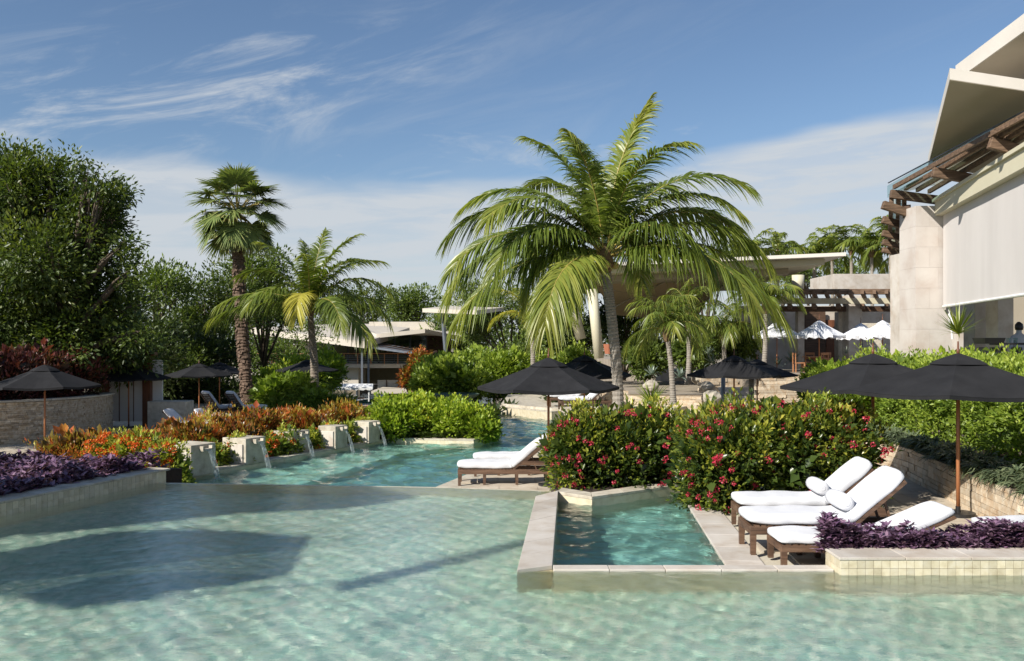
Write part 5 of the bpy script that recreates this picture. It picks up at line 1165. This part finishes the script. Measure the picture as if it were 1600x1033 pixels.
def fl(px, py, Y, n, seed, rmin=16, rmax=34, w=50, h=60, asp=1.0):
    rg = random.Random(seed); return [B(px + rg.uniform(-w, w), py + rg.uniform(-h, h), Y + rg.uniform(-1.5, 1.5), rg.uniform(rmin, rmax), rg.uniform(rmin, rmax) * asp) for _ in range(n)]
bgt = [(235, 500, 46, 14, 9500, 45, 75, L_MID, 'light green loose tree right of the huge dark tree'), (330, 480, 52, 16, 11000, 62, 50, L_TREE, 'airy tree with small leaves left of the fan palm trunk'), (410, 455, 56, 12, 8000, 50, 45, L_MID, 'airy green tree right of the fan palm trunk'),
       (300, 560, 48, 12, 9000, 85, 35, L_DARK, 'dark leafy tree low behind the shaded parasols'), (180, 560, 42, 10, 9000, 80, 35, L_DARK, 'dark dense tree behind the white gate'), (430, 545, 64, 10, 6000, 60, 30, L_MID, 'green tree behind the railing of the canal building'), (-30, 575, 38, 8, 6000, 80, 30, L_DARK, 'dark tree behind the maroon hedge at the left edge')]
for i, (px, py, Y, nb, n, w, h, mt, lab) in enumerate(bgt):
    tree(lab, (at(px, 0, Y).x, Y, -.6 if Y < 46 else -1.8), fl(px, py, Y, nb, 40 + i, 18, 36, w, h), n, .15 + .0015 * Y, mt, 60 + i, .14, clump=18, spread=.5, shell=.9)
t_ = [(655, 485, 112, 9, 7000, 45, 24, L_MID, 'rounded green tree behind the canal building roof'), (560, 480, 118, 9, 6000, 60, 20, L_TREE, 'dark tree between the small coconut palm and the canal building'), (745, 480, 100, 6, 2600, 26, 30, L_MID, 'sparse pale tree left of the big coconut fronds'),
      (725, 520, 90, 8, 5000, 50, 25, L_MID, 'green tree behind the slanted grey post'), (800, 500, 80, 9, 6500, 60, 35, L_MID, 'leafy tree behind the young yellow palm'), (895, 520, 60, 8, 6000, 45, 35, L_DARK, 'dark tree between the slanted cream columns'), (1105, 412, 70, 6, 3000, 38, 14, L_DARK, 'grey-green tree top above the left of the terrace roof'), (975, 515, 57, 6, 5000, 40, 30, L_DARK, 'dark shrubby tree right of the tall coconut trunk'),
      (450, 500, 120, 8, 5000, 70, 20, L_TREE, 'far dark tree left of the canal building'), (850, 560, 58, 8, 7000, 50, 25, L_MID, 'broad green bush-like tree behind the channel parasol'), (1275, 430, 95, 6, 4000, 60, 12, L_MID, 'green tree peeping between the terrace roof and parapet'), (1200, 415, 100, 8, 5000, 90, 12, L_DARK, 'dark tree line top behind the terrace roof palms')]
for i, (px, py, Y, nb, n, w, h, mt, lab) in enumerate(t_):
    tree(lab, (at(px, 0, Y).x, Y, -1.8), fl(px, py, Y, nb, 80 + i, 16, 30, w, h), n, .12 + .0025 * Y, mt, 90 + i, .2, clump=10, spread=.5, shell=.9)
def shade_tree(label, x, y, z, r, n, seed, hz=-.6):
    rg = random.Random(seed); bl = [(x + rg.uniform(-.6, .6) * r, y + rg.uniform(-.6, .6) * r, z + rg.uniform(-.5, .5) * r * .7, r * .5, r * .5, r * .4, 2) for _ in range(7)]
    tree(label, (x, y, hz), bl, n, .22, L_TREE, seed, .2, clump=12, spread=.4, shell=1.0)
shade_tree('spreading tree left of the purple planter outside the view', -15.8, 10.6, 5.6, 2.6, 5000, 201)
shade_tree('tree beyond the left terrace outside the view', -20.5, 16.0, 6.2, 2.6, 4500, 202)
shade_tree('tall tree on the left bank outside the view', -23.5, 21.5, 7.6, 3.2, 5000, 203)
# far wooded horizon
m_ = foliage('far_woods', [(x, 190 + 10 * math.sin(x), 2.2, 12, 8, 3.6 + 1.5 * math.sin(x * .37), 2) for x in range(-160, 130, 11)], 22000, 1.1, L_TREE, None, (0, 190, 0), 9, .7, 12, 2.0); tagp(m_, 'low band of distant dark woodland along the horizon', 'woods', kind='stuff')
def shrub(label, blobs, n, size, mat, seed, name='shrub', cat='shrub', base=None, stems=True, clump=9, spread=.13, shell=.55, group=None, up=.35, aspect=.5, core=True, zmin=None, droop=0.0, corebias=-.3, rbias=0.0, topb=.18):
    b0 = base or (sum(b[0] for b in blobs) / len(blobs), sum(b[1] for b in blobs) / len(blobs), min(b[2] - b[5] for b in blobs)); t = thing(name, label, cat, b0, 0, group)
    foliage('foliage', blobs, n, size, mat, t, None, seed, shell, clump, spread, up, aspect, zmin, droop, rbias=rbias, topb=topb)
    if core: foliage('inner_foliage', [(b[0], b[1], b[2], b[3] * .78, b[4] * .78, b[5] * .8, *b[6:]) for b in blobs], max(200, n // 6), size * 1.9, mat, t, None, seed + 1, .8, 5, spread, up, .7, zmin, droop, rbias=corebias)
    if stems:
        rg = random.Random(seed); m = MB(); b0 = Vector(b0)
        for b in blobs:
            for _ in range(4):
                s_ = Vector((b[0] + rg.uniform(-.5, .5) * b[3], b[1] + rg.uniform(-.5, .5) * b[4], b0.z)); e = Vector((b[0] + rg.uniform(-.8, .8) * b[3], b[1] + rg.uniform(-.8, .8) * b[4], b[2] + rg.uniform(0, .8) * b[5]))
                m.tube([s_, s_.lerp(e, .5) + Vector((rg.uniform(-.06, .06), 0, 0)), e], [.014, .01, .005], 4)
        m.build('stem', BARKB, t)
    return t
FL = {}
def flower_mesh(key, mat, rad, np_, seed):
    if (key, seed) in FL: return FL[(key, seed)]
    rng = np.random.default_rng(seed); n = np_; d = nrm(rng.normal(size=(n, 3)) + [0, 0, .5]); P = d * rad * .55; D = nrm(d + rng.normal(size=d.shape) * .7)
    V, T = leaves(P, D, d, rad * (.45 + .25 * rng.random(n)), rad * .42 * np.ones(n), .1); r = rng.random(n)
    me = np_mesh(key, V, T, np.repeat(r, 2), mat, None, None, True, tris=True); d_ = me.data; bpy.data.objects.remove(me); FL[(key, seed)] = d_; return d_
def flowers(t, blobs, n, mat, rad, seed, key='flower_cluster', face=(-.2, -1, .4), np_=34, pts=None):
    rng = np.random.default_rng(seed); P, N = blob_points(blobs, n * 4, rng, .06); f = nrm(np.array(face)); ok = (N @ f) > .25; P, N = P[ok][:n], N[ok][:n]; loc = ORG[t.name][0]
    for i, (p, q) in enumerate(zip(P, N)):
        o = link(bpy.data.objects.new(key, flower_mesh(key + mat.name, mat, rad, np_, i % 5))); o.parent = t; o.location = Vector(p + q * .03) - loc
        o.rotation_euler = Vector(q + np.array([0, 0, .8])).to_track_quat('Z', 'Y').to_euler(); s_ = rng.uniform(.65, 1.15); o.scale = (s_,) * 3
# pink ixora shrubs
bR = [(4.15, 13.75, .74, 1.5, .85, .82, 3.5), (3.15, 13.85, .62, .6, .75, .76, 2.6), (5.15, 14.1, .74, .5, .7, .84, 3.0), (4.0, 14.0, .98, 1.2, .7, .60, 2.5)]
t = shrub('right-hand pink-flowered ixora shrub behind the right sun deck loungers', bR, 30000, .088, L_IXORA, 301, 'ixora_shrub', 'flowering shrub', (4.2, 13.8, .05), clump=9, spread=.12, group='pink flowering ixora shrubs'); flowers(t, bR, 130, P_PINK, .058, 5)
bL = [(1.72, 15.6, .62, 1.0, .9, .72, 3.2), (2.35, 15.9, .62, .75, .8, .76, 2.8), (1.13, 15.5, .6, .5, .6, .68, 2.5)]
t = shrub('left-hand pink-flowered ixora shrub between the channel parasol and plunge pool', bL, 22000, .09, L_IXORA, 303, 'ixora_shrub', 'flowering shrub', (1.85, 16.4, .1), clump=9, spread=.12, group='pink flowering ixora shrubs'); flowers(t, bL, 95, P_PINK, .058, 6)
# clipped green hedge on the right
bh = [(8.75 + .02 * y, y, 1.20, .85, 1.6, 1.0, 4.0) for y in (10.5, 12.8, 15.1, 17.4, 19.7, 22.0)]
t = shrub('long clipped bright green hedge above the right garden wall', bh, 60000, .085, L_HEDGE, 311, 'clipped_hedge', 'hedge', (8.8, 16, .56), clump=10, spread=.12, shell=.3, stems=True)
bh2 = [B(1330, 588, 27, 50, 13, 1.5), B(1400, 582, 25, 55, 13, 1.2), B(1480, 580, 23, 60, 12, 1.0), B(1560, 580, 20, 60, 12, 1.0), B(1300, 595, 27, 20, 16, 1.5)]
t = shrub('lighter untrimmed greenery behind the clipped hedge at the pavilion foot', bh2, 16000, .09, L_LIME, 315, 'shrub', 'shrub', None, clump=8, spread=.16)
# spiky border on the garden wall
def tuft_soup(points, L, W, nb, rng, lean=(0, 0, 0), droop=.5, up=.8, segs=3):
    P = np.repeat(np.array(points), nb, 0); n = len(P); a = rng.random(n) * 6.283; D = np.stack([np.cos(a), np.sin(a), up * (.3 + rng.random(n))], 1) + np.array(lean); D = nrm(D)
    S = nrm(np.cross(D, [0, 0, 1.0]) + rng.normal(size=D.shape) * .2); P = P + D * .02
    return blades(P, D, S, L * (.6 + .5 * rng.random(n)), np.full(n, W), droop * (.6 + .8 * rng.random(n)), segs, .05, .6), n
rng = np.random.default_rng(5); pts = []; pb = [(p[0] + .16, p[1]) for p in bw]; Lw = path_len(pb)
for i in range(330):
    x, y, a = path_pt(pb, rng.random() * Lw); pts.append((x + rng.random() * .42 - .12, y, .60 + rng.random() * .20))
(V, Q), n = tuft_soup(pts, .27, .034, 22, rng, (-.55, -.1, -.1), .55, .9)
t = thing('spiky_border', 'row of dark strap-leaved plants spilling over the right garden wall', 'border plants', (7.4, 14, .6)); s = Soup(); s.add(V, Q, np.repeat(rng.random(n), 3)); o = s.mesh('strap_leaves', L_SPIKE, t); o['kind'] = 'stuff'
# purple heart beds
def purple(label, poly, z, n, seed, hmin, hmax, L=.17, W=.05, base=None):
    rng = np.random.default_rng(seed); xs = [p[0] for p in poly]; ys = [p[1] for p in poly]; pts = []
    while len(pts) < n:
        x, y = rng.uniform(min(xs), max(xs)), rng.uniform(min(ys), max(ys))
        if in_poly(x, y, poly): pts.append((x, y, z + rng.uniform(hmin, hmax) * (0.75 + .5 * mnoise.noise(Vector((x * 2, y * 2, 0))))))
    (V, Q), m_ = tuft_soup(pts, L, W, 8, rng, (0, 0, .15), .35, .9, 3); c = base or (sum(xs) / len(xs), sum(ys) / len(ys), z)
    t = thing('purple_groundcover', label, 'groundcover plants', c); s = Soup(); s.add(V, Q, np.repeat(rng.random(m_), 3)); o = s.mesh('leaves', L_PURPLE, t); o['kind'] = 'stuff'; return t
purple('purple-leaved plants behind the small cream tiled wall on the right', [(3.30, py1 + .0), (9, py1 + .0), (9, py1 + .28), (3.5, py1 + .34)], .0, 3800, 1, .34, .76, .125, .042)
a_, b_ = L0 + nl * .42, L1 + nl * .40
purple('dark purple bed behind the long left planter wall', [(a_.x, a_.y), (b_.x + .02, b_.y - .12), (L1.x - .1, L1.y + .6), (L1.x - 3.6, L1.y + 1.0), (-11, 12)], .1, 4200, 2, .22, .50, .20, .058)
# croton and ixora along the channel
def along(u, off): p = Vector((c0[0], c0[1], 0)).lerp(Vector((c1[0], c1[1], 0)), u) - cn * off; return p
bc = []; rg = random.Random(8)
cro = [(.02, 2.6, -.12, 1.0, .55), (.12, 1.75, -.06, .8, .62), (.26, 2.0, -.02, .95, .60), (.42, 1.9, .0, 1.0, .62), (.60, 1.8, .06, 1.0, .68), (.78, 1.7, .02, 1.0, .66), (.97, 1.6, -.04, .95, .6)]; cro = [(u, o, z - .08, r, h * .92) for u, o, z, r, h in cro]
labs = ['lowest croton bush at the left end of the channel', 'large orange-tipped croton bush behind the nearest spout block', 'croton bush below the pole of the third shaded parasol', 'dark croton bush between two spout blocks under the loungers', 'tall red and orange croton bush in the middle of the row', 'rust-coloured croton bush before the canal boat', 'croton bush next to the bright green island']
for i, (u, off, z, r_, rz_) in enumerate(cro):
    p = along(u, off); bl = [(p.x + rg.uniform(-.5, .5), p.y + rg.uniform(-.4, .4), z + rg.uniform(-.1, .1), r_ * .75, r_ * .7, rz_ * rg.uniform(.85, 1.05), 2.3) for _ in range(4)]
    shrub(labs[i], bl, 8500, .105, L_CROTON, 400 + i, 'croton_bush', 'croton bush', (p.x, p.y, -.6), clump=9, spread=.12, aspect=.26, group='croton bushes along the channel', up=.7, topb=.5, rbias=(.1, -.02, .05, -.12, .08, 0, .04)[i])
ixo = [((165, 716), 19.6, .42, P_ORANGE, 60, 'orange flowering bush at the far end of the purple bed'), ((212, 718), 19.3, .45, P_ORANGE, 70, 'low bush with brightest orange and yellow flowers'), ((258, 732), 18.9, .38, P_ORANGE, 50, 'orange flowering bush just left of the nearest spout block'),
       (.27, .55, .42, P_ORANGE, 14, 'green and orange bush between first and second spout blocks'), (.50, .55, .38, P_ORANGE, 12, 'yellow-green bush between second and third spout blocks'), (.70, .55, .36, P_ORANGE, 10, 'yellow-tipped bush between third and fourth spout blocks'), (.89, .55, .34, P_PINK, 12, 'bush with red blooms between fourth and fifth spout blocks')]
for i, e in enumerate(ixo):
    if isinstance(e[0], tuple):
        p = at(*e[0], e[1]); r_, fm, nf, lab = e[2:]; bl = [(p.x, p.y, p.z + .02, r_, r_, .46, 2.3), (p.x + .2, p.y - .2, p.z - .25, r_ * .8, r_ * .8, .36, 2.3)]; br = 1
    else:
        u, off, r_, fm, nf, lab = e; p = along(u, off); bl = [(p.x + k * .3, p.y + k * .5, -.26 + .05 * k, r_ * .6, r_ * .58, .36, 2.3) for k in (-.6, .5)]; br = 0
    t = shrub(lab, bl, 3400, .085, L_IXYEL, 430 + i, 'ixora_bush', 'flowering bush', (p.x, p.y, -.6), clump=7, spread=.1, group='low flowering bushes along the channel', rbias=.15); flowers(t, bl, nf, fm, .085 if br else .07, 20 + i, face=(-.1, -1, .6))
# bright green island
isl = [((610, 655), 28.8, 34, 26), ((650, 650), 29.4, 38, 28), ((700, 655), 29.2, 40, 26), ((742, 662), 29.0, 30, 22)]
labs = ['bright green bush next to the last spout block', 'tallest bright lime-green bush on the channel island', 'lime-green bush with yellow blooms on the channel island', 'green bush at the right end of the channel island']
for i, ((px, py), Y, rx, rz_) in enumerate(isl):
    bl = [B(px, py, Y, rx, rz_, .8, 2.5), B(px + 8, py + 10, Y - .4, rx * .9, rz_ * .8, .7, 2.5)]; c = at(px, 690, Y)
    t = shrub(lab if False else labs[i], bl, 7000, .125, L_LIME, 450 + i, 'island_bush', 'bush', (c.x, Y, -.6), clump=9, spread=.15, aspect=.62, group='bright green bushes on the channel island')
    if i in (1, 2): flowers(t, bl, 4, P_YELLOW, .09, 60 + i)
(V, Q), n = tuft_soup([(x, y, -.45 + rng.random() * .15) for x, y in [(c2[0] - 3 + rng.random() * 3.2, c2[1] + .35 + rng.random() * .5) for _ in range(120)]], .2, .03, 14, rng, (0, 0, 0), .3, .8)
s = Soup(); s.add(V, Q, np.repeat(rng.random(n), 3)); o = s.mesh('island_groundcover', L_DARK, None, (c2[0] - 1.5, c2[1] + .5, -.5)); tagp(o, 'dark low groundcover along the edge of the green island curb', 'groundcover plants', kind='stuff')
# maroon hedge behind the curved wall
mh = [(-17.95 + (2.75 + (i % 2) * .2) * math.cos(R(a)), 30.3 + 2.9 * math.sin(R(a)), 1.38, .85, .9, .82, 3) for i, a in enumerate((-110, -88, -66, -44, -22, 2))]
shrub('maroon and green croton hedge on top of the curved stone wall', mh, 17000, .15, L_CROTOND, 470, 'croton_hedge', 'hedge', (-17.3, 30.3, .7), clump=8, spread=.16, aspect=.38, up=.7)
dh = [B(px, 616, 47, 42, 26, 1.2, 3.5) for px in (240, 290, 345)]
shrub('dark clipped hedge behind the shaded loungers', dh, 15000, .13, L_DARK, 475, 'dark_hedge', 'hedge', (at(320, 0, 47).x, 47, -.6), clump=9, spread=.18)
# feathery bush, middle shrubs
fb = [B(455, 618, 40, 46, 30, 1.3), B(490, 630, 39.5, 34, 22, 1.1), B(425, 625, 39.5, 26, 22, 1.0)]
shrub('feathery fine-leaved green bush behind the tall croton', fb, 15000, .20, L_HEDGE, 480, 'feathery_bush', 'bush', (at(460, 0, 40).x, 40, -.6), clump=10, spread=.22, aspect=.14, up=.1, droop=.5)
sb_ = [B(530, 640, 39, 26, 12, 1.0)]; shrub('small feathery bush in front of the canal boat', sb_, 4500, .16, L_MID, 481, 'feathery_bush', 'bush', (at(545, 0, 39).x, 39, -.6), clump=9, spread=.2, aspect=.16, up=.1, droop=.3)
for i, (lst, n, mt, sd, lab) in enumerate([([B(700, 592, 47, 44, 32, 2), B(672, 600, 46.5, 28, 24, 1.5), B(730, 600, 46.5, 34, 26, 1.5)], 15000, L_HEDGE, 482, 'pale green twiggy shrub above the green bowl planter'), ([B(785, 585, 50, 46, 34, 2), B(745, 575, 52, 36, 26, 2)], 13000, L_HEDGE, 483, 'rounded green shrub left of the young palm trunk'),
        ([B(860, 600, 50, 42, 42, 2), B(900, 585, 50, 30, 40, 2), B(815, 610, 50, 30, 26, 1.5)], 14000, L_HEDGE, 484, 'green shrub mass behind the far lounger pair'), ([B(900, 625, 40.5, 44, 26, 1.2)], 7000, L_DARK, 485, 'dark low hedge directly behind the far lounger pair'), ([B(655, 570, 60, 14, 20, 1), B(648, 590, 60, 18, 18, 1)], 3500, L_CROTON, 486, 'reddish shrub at the edge of the canal dock'),
        ([B(470, 590, 55, 40, 34, 2), B(430, 600, 52, 30, 26, 2), B(510, 580, 58, 26, 30, 2)], 13000, L_LIME, 487, 'sunlit green shrub in front of the canal building base'), ([B(1010, 560, 48, 30, 26, 2), B(1085, 545, 47, 40, 30, 2)], 9000, L_MID, 488, 'pale green shrubs under the sloping tan soffit'), ([B(1290, 612, 30, 26, 28, 1.0), B(1330, 640, 22, 30, 34, .8)], 9000, L_HEDGE, 489, 'green hedge end beside the long pale retaining wall'), ([B(1150, 535, 49, 30, 24, 2)], 5000, L_MID, 490, 'green shrub behind the agaves under the long frond')]):
    b = lst[0]; shrub(lab, lst, n, .10 + .0022 * b[1], mt, sd, 'shrub', 'shrub', (b[0], b[1], b[2] - b[5]), clump=9, spread=.22)
# rosette plants
def rosette(label, c, L, W, nb, mat, seed, droop=.4, up=.9, name='agave', grp=None, segs=4, basew=.6):
    rng = np.random.default_rng(seed); t = thing(name, label, name.replace('_', ' '), c, 0, grp); ga = np.arange(nb) * 2.39996; el_ = np.linspace(1.35, .12, nb) + rng.normal(size=nb) * .06
    el_ = el_ * up
    for i in range(nb) if nb <= 26 else []:
        D = np.array([[math.cos(el_[i]), 0, math.sin(el_[i])]]); V, Q = blades(np.zeros((1, 3)), D, np.array([[0, 1.0, 0]]), np.array([L * (.75 + .3 * i / nb)]), np.array([W]), np.array([droop * (1 - el_[i] / 1.6)]), segs, .06, basew)
        o = np_mesh('leaf', V, Q, np.full(len(Q), rng.random()), mat, t, None, True); o.rotation_euler = (0, 0, ga[i])
    if nb > 26:
        D = np.stack([np.cos(ga) * np.cos(el_), np.sin(ga) * np.cos(el_), np.sin(el_)], 1); S = np.stack([-np.sin(ga), np.cos(ga), 0 * ga], 1)
        V, Q = blades(np.zeros((nb, 3)), D, S, L * (.75 + .3 * rng.random(nb)), np.full(nb, W), droop * (1 - el_ / 1.6), segs, .06, basew); np_mesh('leaf_rosette', V, Q, np.repeat(rng.random(nb), segs), mat, t, None, True)
    return t
ag = [((1238, 558), 44.0, .95, 'largest blue-grey agave left of the teak chairs'), ((1215, 562), 43.6, .6, 'blue-grey agave beside the largest one, to its left'), ((1262, 566), 43.4, .5, 'small agave right of the largest one'), ((1112, 560), 42, .75, 'pale agave above the black parasol by the steps'), ((1063, 582), 40.5, .7, 'dark blue-green agave right of the leaning palm trunk'), ((1018, 578), 41, .7, 'blue-green agave left of the leaning palm trunk'), ((1170, 562), 43, .6, 'pale agave under the drooping frond tips'), ((1322, 545), 42, .55, 'spiky pale yucca between white parasols and narrow column'), ((1108, 545), 44, .6, 'upright pale agave behind the garden')]
for i, ((px, py), Y, L, lab) in enumerate(ag):
    c = at(px, py + 8, Y); rosette(lab, tuple(c), L, L * (.16 if i != 7 else .05), 24, L_AGAVE, 500 + i, .35, 1.0, 'agave', 'agaves in the raised garden')
rosette('bright cycad palm above the left pink shrub', tuple(at(1018, 632, 33)), 1.25, .06, 90, L_HEDGE, 520, .35, .8, 'cycad')
rosette('dark fan-leaved palm behind the pavilion pillar', tuple(at(1497, 522, 21.5)), .85, .05, 70, L_PALM, 521, .2, 1.0, 'yucca')
for i, (px, py, Y, L) in enumerate([(745, 645, 37, 1.0), (772, 648, 38, 1.1), (795, 642, 39, 1.1)]):
    rosette(['broad-leaved lily at the left end of the far bank', 'broad-leaved lily in the middle of the far bank', 'broad-leaved lily nearest the far channel curb'][i], tuple(at(px, py + 4, Y)), L, .34, 16, L_DARK, 530 + i, .45, .95, 'bank_lily', 'broad-leaved lilies on the far bank')
